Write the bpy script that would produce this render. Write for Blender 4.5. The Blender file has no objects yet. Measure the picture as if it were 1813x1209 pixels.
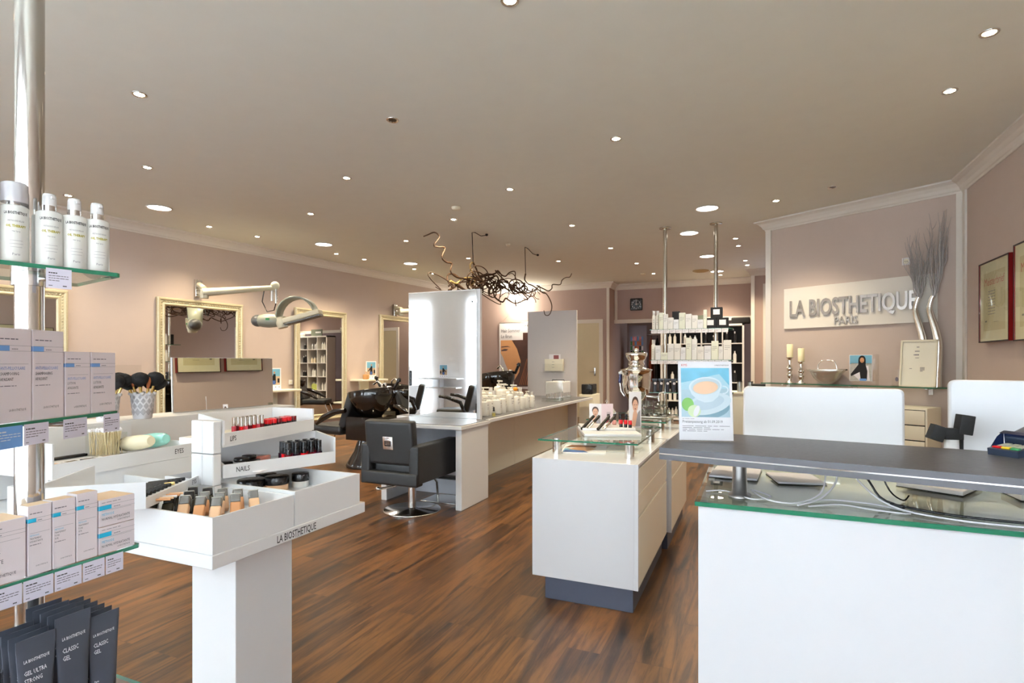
import bpy, bmesh, math, random
from mathutils import Matrix, Vector, Euler, Quaternion

sc = bpy.context.scene
C = sc.collection
R = math.radians
rnd = random.Random(7)

# ---------------------------------------------------------------- camera, exposure
YAW = math.atan(423.5 / 985.0)
cam_d = bpy.data.cameras.new('camera')
cam_d.sensor_width = 36.0
cam_d.lens = 36.0 * 985.0 / 1813.0
cam_d.shift_y = (643.0 - 604.5) / 1813.0
cam_d.clip_start = 0.05
cam = bpy.data.objects.new('camera', cam_d)
C.objects.link(cam)
cam.location = (0, 0, 1.3)
cam.rotation_euler = (R(90), 0, YAW)
sc.camera = cam

sc.view_settings.view_transform = 'Standard'
sc.view_settings.look = 'None'
sc.view_settings.exposure = 1.0
sc.view_settings.gamma = 1.0
sc.view_settings.use_curve_mapping = False
try:
    sc.cycles.use_denoising = True
    sc.cycles.denoiser = 'OPENIMAGEDENOISE'
    sc.cycles.max_bounces = 10
    sc.cycles.diffuse_bounces = 5
    sc.cycles.glossy_bounces = 5
    sc.cycles.transmission_bounces = 8
    sc.cycles.transparent_max_bounces = 24
    sc.cycles.sample_clamp_indirect = 6.0
    sc.cycles.caustics_reflective = False
    sc.cycles.caustics_refractive = False
except Exception:
    pass

# ---------------------------------------------------------------- daylight
w = bpy.data.worlds.new('world')
sc.world = w
w.use_nodes = True
nt = w.node_tree
bg = nt.nodes['Background']
bg.inputs['Color'].default_value = (0.86, 0.92, 1.0, 1)
bg.inputs['Strength'].default_value = 1.6

WIN_W = 178.0      # W/m2 of each shop window

def window_light(x0, x1, z0, z1, y):
    l = bpy.data.lights.new('window_daylight', 'AREA')
    l.shape = 'RECTANGLE'
    l.size = x1 - x0; l.size_y = z1 - z0
    l.energy = WIN_W * (x1 - x0) * (z1 - z0)
    l.color = (0.74, 0.86, 1.0)
    o = bpy.data.objects.new('window_daylight', l)
    o.location = ((x0 + x1) / 2, y, (z0 + z1) / 2)
    o.rotation_euler = (R(90), 0, R(180))
    C.objects.link(o)
FRONT_Y = -2.0
OPENINGS = [(-8.05, -7.30, 0.05, 2.75), (-6.15, -3.75, 0.45, 2.80), (-3.35, -0.95, 0.45, 2.80), (-0.55, 1.85, 0.45, 2.80)]
for a in OPENINGS:
    window_light(*a, FRONT_Y + 0.02)

# ---------------------------------------------------------------- materials
def lin(c):
    return tuple((x / 12.92 if x <= 0.04045 else ((x + 0.055) / 1.055) ** 2.4) for x in c)
def rgb(r, g, b):
    return lin((r / 255.0, g / 255.0, b / 255.0)) + (1.0,)
MATS = {}
def pm(name, col, rough=0.5, metal=0.0, spec=0.5, var=0.03, scale=30.0, bump=0.0, coat=0.0, emit=None, es=0.0, trans=0.0, ior=1.45):
    """principled material with procedural colour / roughness variation"""
    if name in MATS: return MATS[name]
    m = bpy.data.materials.new(name); m.use_nodes = True
    n = m.node_tree.nodes; l = m.node_tree.links
    p = n['Principled BSDF']
    p.inputs['Metallic'].default_value = metal
    p.inputs['Specular IOR Level'].default_value = spec
    p.inputs['IOR'].default_value = ior
    p.inputs['Coat Weight'].default_value = coat
    p.inputs['Coat Roughness'].default_value = 0.05
    p.inputs['Transmission Weight'].default_value = trans
    tc = n.new('ShaderNodeTexCoord'); ns = n.new('ShaderNodeTexNoise')
    ns.inputs['Scale'].default_value = scale; ns.inputs['Detail'].default_value = 3
    l.new(tc.outputs['Object'], ns.inputs['Vector'])
    mx = n.new('ShaderNodeMix'); mx.data_type = 'RGBA'
    mx.inputs[6].default_value = tuple(max(0, c * (1 - var)) for c in col[:3]) + (1,)
    mx.inputs[7].default_value = tuple(min(1, c * (1 + var)) for c in col[:3]) + (1,)
    l.new(ns.outputs['Fac'], mx.inputs[0]); l.new(mx.outputs[2], p.inputs['Base Color'])
    mr = n.new('ShaderNodeMapRange')
    rv = 0.04 if scale >= 20 else 0.003
    mr.inputs['To Min'].default_value = max(0.0, rough - rv); mr.inputs['To Max'].default_value = min(1, rough + rv)
    if rough < 0.06:
        mr.inputs['To Min'].default_value = rough; mr.inputs['To Max'].default_value = rough
    l.new(ns.outputs['Fac'], mr.inputs['Value']); l.new(mr.outputs['Result'], p.inputs['Roughness'])
    if bump:
        b = n.new('ShaderNodeBump'); b.inputs['Strength'].default_value = bump; b.inputs['Distance'].default_value = 0.004
        l.new(ns.outputs['Fac'], b.inputs['Height']); l.new(b.outputs['Normal'], p.inputs['Normal'])
    if emit:
        p.inputs['Emission Color'].default_value = emit; p.inputs['Emission Strength'].default_value = es
    MATS[name] = m
    return m

def glass_mat(name, tint, gloss=1.0, rough=0.0):
    """thin clear glass: transparent, with mirror-like fresnel reflection"""
    if name in MATS: return MATS[name]
    m = bpy.data.materials.new(name); m.use_nodes = True
    n = m.node_tree.nodes; l = m.node_tree.links
    n.remove(n['Principled BSDF'])
    t = n.new('ShaderNodeBsdfTransparent'); t.inputs['Color'].default_value = tint
    g = n.new('ShaderNodeBsdfGlossy'); g.inputs['Roughness'].default_value = rough
    f = n.new('ShaderNodeFresnel'); f.inputs['IOR'].default_value = 1.5
    mu = n.new('ShaderNodeMath'); mu.operation = 'MULTIPLY'; mu.inputs[1].default_value = gloss
    mx = n.new('ShaderNodeMixShader')
    ge = n.new('ShaderNodeNewGeometry'); iv = n.new('ShaderNodeMath'); iv.operation = 'SUBTRACT'; iv.inputs[0].default_value = 1.0
    m2 = n.new('ShaderNodeMath'); m2.operation = 'MULTIPLY'     # only the outer faces of the pane reflect
    l.new(ge.outputs['Backfacing'], iv.inputs[1])
    l.new(f.outputs[0], mu.inputs[0]); l.new(mu.outputs[0], m2.inputs[0]); l.new(iv.outputs[0], m2.inputs[1]); l.new(m2.outputs[0], mx.inputs[0]); l.new(t.outputs[0], mx.inputs[1]); l.new(g.outputs[0], mx.inputs[2])
    l.new(mx.outputs[0], n['Material Output'].inputs['Surface'])
    MATS[name] = m
    return m

def wall_mat(name, col, bump=0.15):
    return pm(name, col, rough=0.85, spec=0.25, var=0.025, scale=6.0, bump=bump)

def floor_mat():
    m = bpy.data.materials.new('wood plank floor'); m.use_nodes = True
    n = m.node_tree.nodes; l = m.node_tree.links
    p = n['Principled BSDF']
    tc = n.new('ShaderNodeTexCoord')
    mp = n.new('ShaderNodeMapping'); mp.inputs['Rotation'].default_value = (0, 0, R(90))
    l.new(tc.outputs['Object'], mp.inputs['Vector'])
    br = n.new('ShaderNodeTexBrick')
    br.offset = 0.37; br.inputs['Scale'].default_value = 1.0
    br.inputs['Brick Width'].default_value = 1.22; br.inputs['Row Height'].default_value = 0.155
    br.inputs['Mortar Size'].default_value = 0.0012; br.inputs['Mortar Smooth'].default_value = 0.2
    br.inputs['Color1'].default_value = (0, 0, 0, 1); br.inputs['Color2'].default_value = (1, 1, 1, 1)
    br.inputs['Mortar'].default_value = (0.4, 0.4, 0.4, 1); br.inputs['Bias'].default_value = 0
    l.new(mp.outputs[0], br.inputs['Vector'])
    # streaks along the plank
    mp2 = n.new('ShaderNodeMapping'); mp2.inputs['Scale'].default_value = (11, 0.9, 1)
    l.new(tc.outputs['Object'], mp2.inputs['Vector'])
    ad = n.new('ShaderNodeVectorMath'); ad.operation = 'ADD'
    sc3 = n.new('ShaderNodeVectorMath'); sc3.operation = 'SCALE'; sc3.inputs['Scale'].default_value = 13.0
    l.new(br.outputs['Color'], sc3.inputs[0]); l.new(mp2.outputs[0], ad.inputs[0]); l.new(sc3.outputs[0], ad.inputs[1])
    n1 = n.new('ShaderNodeTexNoise'); n1.inputs['Scale'].default_value = 1.6; n1.inputs['Detail'].default_value = 8; n1.inputs['Roughness'].default_value = 0.65; n1.inputs['Distortion'].default_value = 0.6
    l.new(ad.outputs[0], n1.inputs['Vector'])
    cr = n.new('ShaderNodeValToRGB')
    e = cr.color_ramp.elements
    e[0].position = 0.33; e[0].color = rgb(*FLOOR_C[0])
    e[1].position = 0.74; e[1].color = rgb(*FLOOR_C[3])
    a = e.new(0.44); a.color = rgb(*FLOOR_C[1])
    a = e.new(0.58); a.color = rgb(*FLOOR_C[2])
    l.new(n1.outputs['Fac'], cr.inputs['Fac'])
    # dark knots / mineral streaks
    mp3 = n.new('ShaderNodeMapping'); mp3.inputs['Scale'].default_value = (5.5, 1.6, 1)
    l.new(tc.outputs['Object'], mp3.inputs['Vector'])
    n2 = n.new('ShaderNodeTexVoronoi'); n2.inputs['Scale'].default_value = 1.3; n2.inputs['Randomness'].default_value = 1.0
    l.new(mp3.outputs[0], n2.inputs['Vector'])
    kr = n.new('ShaderNodeMapRange'); kr.inputs['From Min'].default_value = 0.04; kr.inputs['From Max'].default_value = 0.16
    kr.inputs['To Min'].default_value = 0.45; kr.inputs['To Max'].default_value = 0.0
    l.new(n2.outputs['Distance'], kr.inputs['Value'])
    mk = n.new('ShaderNodeMix'); mk.data_type = 'RGBA'
    mk.inputs[7].default_value = rgb(58, 34, 22)
    l.new(kr.outputs[0], mk.inputs[0]); l.new(cr.outputs[0], mk.inputs[6])
    # plank tone
    pr = n.new('ShaderNodeMapRange'); pr.inputs['To Min'].default_value = 0.58; pr.inputs['To Max'].default_value = 1.25
    l.new(br.outputs['Color'], pr.inputs['Value'])
    hs = n.new('ShaderNodeHueSaturation')
    l.new(mk.outputs[2], hs.inputs['Color']); l.new(pr.outputs[0], hs.inputs['Value'])
    mm = n.new('ShaderNodeMix'); mm.data_type = 'RGBA'; mm.inputs[7].default_value = rgb(70, 42, 28)
    mf = n.new('ShaderNodeMath'); mf.operation = 'MULTIPLY'; mf.inputs[1].default_value = 0.6
    l.new(br.outputs['Fac'], mf.inputs[0]); l.new(mf.outputs[0], mm.inputs[0]); l.new(hs.outputs[0], mm.inputs[6])
    l.new(mm.outputs[2], p.inputs['Base Color'])
    rr = n.new('ShaderNodeMapRange'); rr.inputs['To Min'].default_value = 0.26; rr.inputs['To Max'].default_value = 0.42
    l.new(n1.outputs['Fac'], rr.inputs['Value']); l.new(rr.outputs[0], p.inputs['Roughness'])
    p.inputs['Specular IOR Level'].default_value = 0.45
    b = n.new('ShaderNodeBump'); b.inputs['Strength'].default_value = 0.12; b.inputs['Distance'].default_value = 0.002
    l.new(n1.outputs['Fac'], b.inputs['Height']); l.new(b.outputs['Normal'], p.inputs['Normal'])
    return m
FLOOR_C = [(28, 18, 11), (72, 45, 22), (112, 74, 36), (66, 48, 30)]

POLE = pm('satin pole steel', (0.56, 0.53, 0.46, 1), 0.2, metal=1.0, var=0.02)
POLEF = pm('bright pole steel', (0.60, 0.575, 0.54, 1), 0.10, metal=1.0, var=0.02)
WHITE = pm('white laminate', rgb(224, 225, 227), 0.28, spec=0.5, var=0.004, scale=3)
WHITEM = pm('matt white', rgb(224, 223, 222), 0.55, var=0.01)
CREAM = pm('cream laminate', rgb(234, 229, 208), 0.35, var=0.01, scale=3)
PLINTH = pm('anthracite plinth', rgb(66, 70, 84), 0.4, var=0.04)
DARKTOP = pm('anthracite laminate top', rgb(64, 63, 68), 0.36, spec=0.5, var=0.03, scale=80)
GREYTOP = pm('grey stone worktop', rgb(104, 104, 108), 0.35, var=0.06, scale=60)
CHROME = pm('brushed chrome', (0.72, 0.71, 0.69, 1), 0.16, metal=1.0, var=0.02)
POLISH = pm('polished chrome', (0.86, 0.85, 0.83, 1), 0.04, metal=1.0, var=0.0)
SILVER = pm('hammered silver', (0.84, 0.83, 0.78, 1), 0.12, metal=1.0, var=0.05, scale=50, bump=0.25)
MIRROR = pm('mirror glass', (0.93, 0.94, 0.93, 1), 0.0, metal=1.0, var=0.0)
BLACK = pm('black plastic', rgb(22, 21, 23), 0.28, var=0.1)
BLACKM = pm('matt black', rgb(20, 19, 20), 0.7, var=0.1)
LEATHER = pm('black leather', rgb(32, 33, 34), 0.42, var=0.12, scale=160, bump=0.25)
CERAMIC = pm('glossy black ceramic', rgb(20, 16, 14), 0.06, spec=0.7, var=0.05)
GLASS = glass_mat('clear glass', (0.955, 0.985, 0.97, 1))
GLASSC = glass_mat('drinking glass', (0.93, 0.95, 0.93, 1), 1.6)
ACRYL = glass_mat('clear acrylic', (0.97, 0.97, 0.96, 1), 1.0, 0.03)
GEDGE = pm('green glass edge', rgb(34, 104, 78), 0.12, spec=0.6, var=0.15, scale=12)
PAPER = pm('white paper', rgb(238, 236, 240), 0.6, var=0.01)
TAG = pm('lilac price tag', rgb(222, 218, 234), 0.5, var=0.01)
INK = pm('grey print', rgb(110, 106, 116), 0.7, var=0.02)
INKD = pm('dark print', rgb(52, 50, 54), 0.6, var=0.02)
INKW = pm('white print', rgb(220, 220, 225), 0.6, var=0.02)
BOXP = pm('pale lilac carton', rgb(226, 216, 220), 0.45, var=0.012)
BOXSIDE = pm('carton side', rgb(236, 230, 240), 0.4, var=0.01)
KRAFT = pm('kraft carton lid', rgb(232, 200, 166), 0.6, var=0.03)
BLUEB = pm('blue band', rgb(110, 156, 214), 0.4)
CYANB = pm('cyan band', rgb(30, 176, 214), 0.4)
BOTW = pm('white bottle plastic', rgb(226, 225, 220), 0.25, spec=0.5, var=0.01)
CAPCL = pm('frosted cap', rgb(216, 214, 214), 0.15, spec=0.7, var=0.02)
OLIVE = pm('olive print', rgb(160, 150, 50), 0.5)
GOLD = pm('brass', (0.86, 0.62, 0.25, 1), 0.22, metal=1.0, var=0.05)
HAIR = pm('black brush hair', rgb(8, 7, 8), 0.9, var=0.3, scale=300, bump=0.6)
RED = pm('red lacquer', rgb(206, 22, 30), 0.2)
DRED = pm('dark red lacquer', rgb(110, 16, 28), 0.2)
PINK = pm('pink lip gloss', rgb(214, 84, 100), 0.2)
SKIN1 = pm('tan foundation', rgb(206, 150, 104), 0.3)
SKIN2 = pm('beige foundation', rgb(224, 184, 146), 0.3)
TUBE = pm('graphite tube', rgb(58, 62, 72), 0.32, spec=0.5, var=0.05)
WOODB = pm('dark bark', rgb(74, 50, 32), 0.65, var=0.25, scale=50, bump=0.4)
MAUVE = wall_mat('mauve wall paint', rgb(193, 177, 167))
MAUVEB = wall_mat('mauve brown wall paint', rgb(178, 156, 148))
CEILM = wall_mat('ceiling paint', rgb(232, 234, 228), 0.05)
TRIMM = pm('white stucco trim', rgb(226, 221, 214), 0.6, var=0.01)
FRAMEG = pm('champagne silver leaf', rgb(206, 196, 164), 0.42, metal=0.35, var=0.16, scale=70, bump=0.7)
GREYAP = pm('grey green plastic', rgb(140, 144, 132), 0.35, var=0.03)
GREYAPL = pm('pale grey plastic', rgb(196, 192, 172), 0.4, var=0.03)
EMIT_SPOT = pm('lit halogen lens', (1, 0.9, 0.72, 1), 0.4, emit=(1, 0.86, 0.62, 1), es=28.0)
EMIT_BIG = pm('lit downlight diffuser', (1, 1, 1, 1), 0.4, emit=(1, 0.97, 0.9, 1), es=6.0)
SKYBLUE = pm('picture sky blue', rgb(120, 180, 206), 0.5, var=0.12, scale=6)
# ---------------------------------------------------------------- mesh builder
def T(x=0, y=0, z=0, rz=0, rx=0, ry=0):
    return Matrix.Translation((x, y, z)) @ Euler((R(rx), R(ry), R(rz)), 'XYZ').to_matrix().to_4x4()
_txt = {}
def text_geo(s, size, res=2, bold=0.0, cond=1.0, align='LEFT', space=1.0):
    k = (s, size, res, bold, cond, align, space)
    if k not in _txt:
        cu = bpy.data.curves.new('t', 'FONT'); cu.body = s; cu.size = size; cu.resolution_u = res
        cu.offset = bold; cu.align_x = align; cu.space_character = space
        ob = bpy.data.objects.new('t', cu)
        me = bpy.data.meshes.new_from_object(ob)
        _txt[k] = ([(v.co.x * cond, v.co.y, v.co.z) for v in me.vertices], [tuple(p.vertices) for p in me.polygons])
        bpy.data.objects.remove(ob); bpy.data.curves.remove(cu); bpy.data.meshes.remove(me)
    return _txt[k]

class MB:
    def __init__(s, mat=None):
        s.v = []; s.f = []; s.mi = []; s.sm = []; s.mats = []; s.M = Matrix(); s.cur = 0
        if mat: s.use(mat)
    def use(s, mat):
        if mat not in s.mats: s.mats.append(mat)
        s.cur = s.mats.index(mat); return s
    def add(s, vs, fs, smooth=False):
        b = len(s.v); M = s.M
        for v in vs: s.v.append(M @ Vector(v))
        for f in fs:
            s.f.append([b + i for i in f]); s.mi.append(s.cur); s.sm.append(smooth)
        return s
    def box(s, x0, x1, y0, y1, z0, z1, bev=0.0, seg=2):
        if bev:
            bm = bmesh.new(); bmesh.ops.create_cube(bm, size=1.0)
            for v in bm.verts: v.co = Vector(((x0 + x1) / 2 + v.co.x * (x1 - x0), (y0 + y1) / 2 + v.co.y * (y1 - y0), (z0 + z1) / 2 + v.co.z * (z1 - z0)))
            bmesh.ops.bevel(bm, geom=bm.edges[:], offset=bev, segments=seg, profile=0.7, affect='EDGES')
            bm.verts.index_update()
            s.add([v.co.copy() for v in bm.verts], [[v.index for v in f.verts] for f in bm.faces], seg > 1)
            bm.free(); return s
        v = [(x0, y0, z0), (x1, y0, z0), (x1, y1, z0), (x0, y1, z0), (x0, y0, z1), (x1, y0, z1), (x1, y1, z1), (x0, y1, z1)]
        return s.add(v, [(0, 3, 2, 1), (4, 5, 6, 7), (0, 1, 5, 4), (1, 2, 6, 5), (2, 3, 7, 6), (3, 0, 4, 7)])
    def lathe(s, prof, n=20, c=(0, 0, 0), sx=1.0, sy=1.0, smooth=True):
        vs = []; fs = []
        for (r, z) in prof:
            for i in range(n):
                a = 2 * math.pi * i / n
                vs.append((c[0] + r * math.cos(a) * sx, c[1] + r * math.sin(a) * sy, c[2] + z))
        m = len(prof)
        for j in range(m - 1):
            for i in range(n):
                k = (i + 1) % n
                fs.append((j * n + i, j * n + k, (j + 1) * n + k, (j + 1) * n + i))
        s.add(vs, fs, smooth)
        caps = []
        if prof[0][0] > 1e-6: caps.append(tuple(reversed(range(n))))
        if prof[-1][0] > 1e-6: caps.append(tuple(range((m - 1) * n, m * n)))
        if caps: s.add(vs, caps, False)
        return s
    def cyl(s, x, y, z0, z1, r, n=16, r2=None):
        return s.lathe([(r, z0), (r if r2 is None else r2, z1)], n, (x, y, 0))
    def tube(s, pts, r, n=8, cap=True, smooth=True):
        pts = [Vector(p) for p in pts]; m = len(pts)
        rs = r if isinstance(r, (list, tuple)) else [r] * m
        vs = []; fs = []; up = Vector((0, 0, 1)); prev = None
        for i, p in enumerate(pts):
            d = (pts[min(i + 1, m - 1)] - pts[max(i - 1, 0)])
            if d.length < 1e-9: d = Vector((0, 0, 1))
            d.normalize()
            if prev is None:
                a = d.orthogonal().normalized()
            else:
                a = prev - d * prev.dot(d)
                a = a.normalized() if a.length > 1e-6 else d.orthogonal().normalized()
            prev = a; b = d.cross(a)
            for k in range(n):
                t = 2 * math.pi * k / n
                vs.append(p + (a * math.cos(t) + b * math.sin(t)) * rs[i])
        for i in range(m - 1):
            for k in range(n):
                q = (k + 1) % n
                fs.append((i * n + k, i * n + q, (i + 1) * n + q, (i + 1) * n + k))
        s.add(vs, fs, smooth)
        if cap: s.add(vs, [tuple(reversed(range(n))), tuple(range((m - 1) * n, m * n))])
        return s
    def ball(s, c, r, n=12, sx=1, sy=1, sz=1):
        pr = []
        for j in range(n // 2 + 1):
            a = -math.pi / 2 + math.pi * j / (n // 2)
            pr.append((max(1e-7, r * math.cos(a)), r * math.sin(a) * sz))
        return s.lathe(pr, n, c, sx, sy)
    def prism(s, pts, z0, z1):
        n = len(pts)
        v = [(x, y, z0) for x, y in pts] + [(x, y, z1) for x, y in pts]
        f = [tuple(reversed(range(n))), tuple(range(n, 2 * n))] + [(i, (i + 1) % n, n + (i + 1) % n, n + i) for i in range(n)]
        return s.add(v, f)
    def poly(s, pts, z=0.0):
        return s.add([(p[0], p[1], z) for p in pts], [tuple(range(len(pts)))])
    def ell(s, cx, cy, rx, ry, z=0.0, n=20, a0=0, a1=360, rot=0):
        p = []
        for i in range(n):
            a = R(a0 + (a1 - a0) * i / (n if a1 - a0 == 360 else n - 1))
            x, y = rx * math.cos(a), ry * math.sin(a); c, q = math.cos(R(rot)), math.sin(R(rot))
            p.append((cx + x * c - y * q, cy + x * q + y * c))
        return s.poly(p, z)
    def rect(s, x0, x1, y0, y1, z=0.0):
        return s.poly([(x0, y0), (x1, y0), (x1, y1), (x0, y1)], z)
    def text(s, st, size, x=0, y=0, z=0.0, mat=None, **k):
        c0 = s.cur
        if mat: s.use(mat)
        v, f = text_geo(st, size, **k)
        s.add([(a + x, b + y, c + z) for a, b, c in v], f)
        s.cur = c0; return s
    def lines(s, x0, x1, y, n, dy, h, z, seed=0, mat=None):
        """fine print: rows of short bars"""
        c0 = s.cur
        if mat: s.use(mat)
        q = random.Random(seed)
        for i in range(n):
            yy = y - i * dy; x = x0; xe = x1 if i < n - 1 else x0 + (x1 - x0) * 0.6
            while x < xe - (x1 - x0) * 0.04:
                wd = min((x1 - x0) * q.uniform(0.08, 0.24), xe - x)
                s.rect(x, x + wd, yy, yy + h, z); x += wd + (x1 - x0) * 0.03
        s.cur = c0; return s
    def push(s, M): s._o = s.M.copy(); s.M = s.M @ M; return s
    def pop(s): s.M = s._o; return s

FR = T(rx=90)        # picture plane facing -y (x right, y up)
def face_x():        # picture plane facing +x : picture x runs to +y
    return T(rz=90) @ T(rx=90)

_PM = {}
def _set(o, label, cat, group, kind):
    if label: o['label'] = label
    if cat: o['category'] = cat
    if group: o['group'] = group
    if kind: o['kind'] = kind
def thing(name, label, cat, loc=(0, 0, 0), rz=0, group=None, kind=None):
    o = bpy.data.objects.new(name, None); o.empty_display_size = 0.05
    C.objects.link(o); o.location = loc; o.rotation_euler = (0, 0, R(rz))
    _set(o, label, cat, group, kind); _PM[o.name] = T(*loc, rz=rz)
    return o
def fin(mb, name, parent=None, label=None, cat=None, group=None, kind=None, world=False, loc=None, rz=0, rot=None):
    vs = mb.v
    if world:
        if parent is not None:
            Mi = _PM[parent.name].inverted(); vs = [Mi @ v for v in vs]
        elif loc is None:
            xs = [v.x for v in vs]; ys = [v.y for v in vs]; zs = [v.z for v in vs]
            loc = ((min(xs) + max(xs)) / 2, (min(ys) + max(ys)) / 2, min(zs))
            vs = [v - Vector(loc) for v in vs]
    me = bpy.data.meshes.new(name)
    me.from_pydata([tuple(v) for v in vs], [], mb.f)
    for m in mb.mats: me.materials.append(m)
    me.polygons.foreach_set('material_index', mb.mi)
    me.polygons.foreach_set('use_smooth', mb.sm)
    me.update()
    o = bpy.data.objects.new(name, me); C.objects.link(o)
    if parent is not None: o.parent = parent
    if loc: o.location = loc
    if rot: o.rotation_euler = [R(a) for a in rot]
    elif rz: o.rotation_euler = (0, 0, R(rz))
    _PM[o.name] = (_PM.get(parent.name, Matrix()) if parent is not None else Matrix()) @ T(*(loc or (0, 0, 0)), rz=rz)
    _set(o, label, cat, group, kind)
    return o
def dup(o, loc=None, rz=None, label=None, group=None, parent=None, sc_=None):
    c = o.copy(); C.objects.link(c)
    if parent is not None: c.parent = parent
    if loc is not None: c.location = loc
    if rz is not None: c.rotation_euler = (o.rotation_euler[0], o.rotation_euler[1], R(rz))
    if sc_ is not None: c.scale = sc_ if isinstance(sc_, (tuple, list)) else (sc_,) * 3
    if label: c['label'] = label
    if group: c['group'] = group
    for ch in list(KIDS.get(o.name, o.children)): dup(ch, parent=c)
    return c
KIDS = {}
ORD = ['first', 'second', 'third', 'fourth', 'fifth', 'sixth', 'seventh', 'eighth', 'ninth', 'tenth', 'eleventh', 'twelfth', 'thirteenth', 'fourteenth', 'fifteenth', 'sixteenth', 'seventeenth', 'eighteenth', 'nineteenth', 'twentieth']
def glass_plate(mb, pts, z0, z1):
    """flat glass with green edges"""
    n = len(pts)
    mb.use(GLASS); mb.poly(pts, z1); mb.poly(list(reversed(pts)), z0)
    mb.use(GEDGE)
    v = [(x, y, z0) for x, y in pts] + [(x, y, z1) for x, y in pts]
    mb.add(v, [(i, (i + 1) % n, n + (i + 1) % n, n + i) for i in range(n)])

# ---------------------------------------------------------------- room shell
CH = 3.2
def wx(y): return -7.45 + 0.11 * (y - 6.9)
TH = 6.28
def struct(mb, name, world=True, **k): return fin(mb, name, kind='structure', world=world, **k)
m = MB(floor_mat()); m.box(-9.2, 2.6, -2.3, 15.2, -0.08, 0.0); fin(m, 'floor', kind='structure')
m = MB(CEILM); m.box(-9.2, 2.6, -2.3, 15.2, CH, CH + 0.1); fin(m, 'ceiling', kind='structure')
m = MB(MAUVE); m.prism([(wx(-2.2), -2.2), (wx(13.1), 13.1), (wx(13.1) - 0.2, 13.1), (wx(-2.2) - 0.2, -2.2)], 0, CH); struct(m, 'wall_left')
m = MB(MAUVEB); m.box(-7.0, -3.25, 12.9, 13.1, 0, CH); struct(m, 'wall_back')
m = MB(MAUVEB); m.box(-3.05, 0.1, 13.4, 13.6, 2.30, CH); m.box(-3.25, -3.05, 12.9, 14.9, 0, CH); struct(m, 'wall_niche')
m = MB(MAUVEB); m.box(-3.25, 2.6, 14.9, 15.1, 0, CH); struct(m, 'wall_niche_rear')
m = MB(MAUVEB); m.box(0.0, 2.6, 12.3, 13.45, 0, CH); struct(m, 'wall_passage')
# slanted logo wall
LA = (0.19, 8.23); LB = (2.03, 7.14)
lv = Vector((LB[0] - LA[0], LB[1] - LA[1])).normalized(); ln = Vector((lv.y, -lv.x))   # toward camera
LANG = math.degrees(math.atan2(lv.y, lv.x))
def lw(u, d=0.0):
    p = Vector(LA) + lv * u + ln * d
    return (p.x, p.y)
m = MB(MAUVE); m.prism([lw(0), lw(2.139), lw(2.139, -0.16), lw(0, -0.16)], 0, CH); struct(m, 'wall_logo')
m = MB(MAUVE); m.box(2.02, 2.2, -2.2, 7.2, 0, CH); struct(m, 'wall_right')
m = MB(MAUVE); m.box(2.02, 2.2, 7.2, 12.5, 0, CH); struct(m, 'wall_passage_right')
# front facade with openings
m = MB(wall_mat('facade white paint', rgb(226, 224, 222)))
xs = [-9.0] + [v for o in OPENINGS for v in o[:2]] + [2.2]
for i in range(0, len(xs), 2): m.box(xs[i], xs[i + 1], FRONT_Y - 0.2, FRONT_Y, 0, CH)
for (x0, x1, z0, z1) in OPENINGS:
    m.box(x0, x1, FRONT_Y - 0.2, FRONT_Y, z1, CH)
    if z0 > 0.1: m.box(x0, x1, FRONT_Y - 0.2, FRONT_Y, 0, z0)
struct(m, 'wall_front')
for i, (x0, x1, z0, z1) in enumerate(OPENINGS):
    m = MB(TRIMM); t = 0.05; y0, y1 = FRONT_Y - 0.16, FRONT_Y - 0.09
    m.box(x0, x0 + t, y0, y1, z0, z1); m.box(x1 - t, x1, y0, y1, z0, z1); m.box(x0, x1, y0, y1, z0, z0 + t); m.box(x0, x1, y0, y1, z1 - t, z1)
    o = struct(m, 'window_%d' % (i + 1))
    m = MB(GLASS); m.box(x0 + t, x1 - t, y0 + 0.03, y0 + 0.04, z0 + t, z1 - t)
    _PM[o.name] = T(*o.location); fin(m, 'window_pane', o, world=True)

# cornices (cove profile swept along a wall)
def cornice(p0, p1, name, e0=0.0, e1=0.0, s=0.13):
    p0 = Vector(p0); p1 = Vector(p1); d = (p1 - p0).normalized(); n_ = Vector((d.y, -d.x))  # n_ points right of travel = into the room
    prof = [(0, -s), (0.012, -s), (0.018, -s * 0.86), (0.03, -s * 0.8), (0.045, -s * 0.55), (0.075, -s * 0.3), (0.11, -s * 0.16), (0.118, -s * 0.14), (0.118, -0.0), (0, 0)]
    m = MB(TRIMM); vs = []
    for (pt, e) in ((p0, -1), (p1, 1)):
        for (o_, z) in prof:
            ext = (e0 if e < 0 else e1) * o_
            q = pt + n_ * (o_ + 0.001) + d * ext * (1 if e > 0 else -1)
            vs.append((q.x, q.y, CH - 0.001 + z))
    k = len(prof)
    m.add(vs, [(i, (i + 1) % k, k + (i + 1) % k, k + i) for i in range(k)] + [tuple(reversed(range(k))), tuple(range(k, 2 * k))])
    return fin(m, name, kind='structure', world=True)
cornice((wx(-2), -2), (wx(12.9), 12.9), 'trim_cornice_left')
cornice((-6.8, 12.9), (-3.05, 12.9), 'trim_cornice_back', 0, 1)
cornice((-3.05, 12.9), (-3.05, 13.4), 'trim_cornice_jog', 1, -1)
cornice((-3.05, 13.4), (0.0, 13.4), 'trim_cornice_niche')
cornice((0.0, 12.3), (2.0, 12.3), 'trim_cornice_passage', 1, 0)
cornice(lw(0), lw(2.139), 'trim_cornice_logo', 1, -0.6)
cornice((2.02, 7.15), (2.02, -2), 'trim_cornice_right', -0.6, 0)
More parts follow.
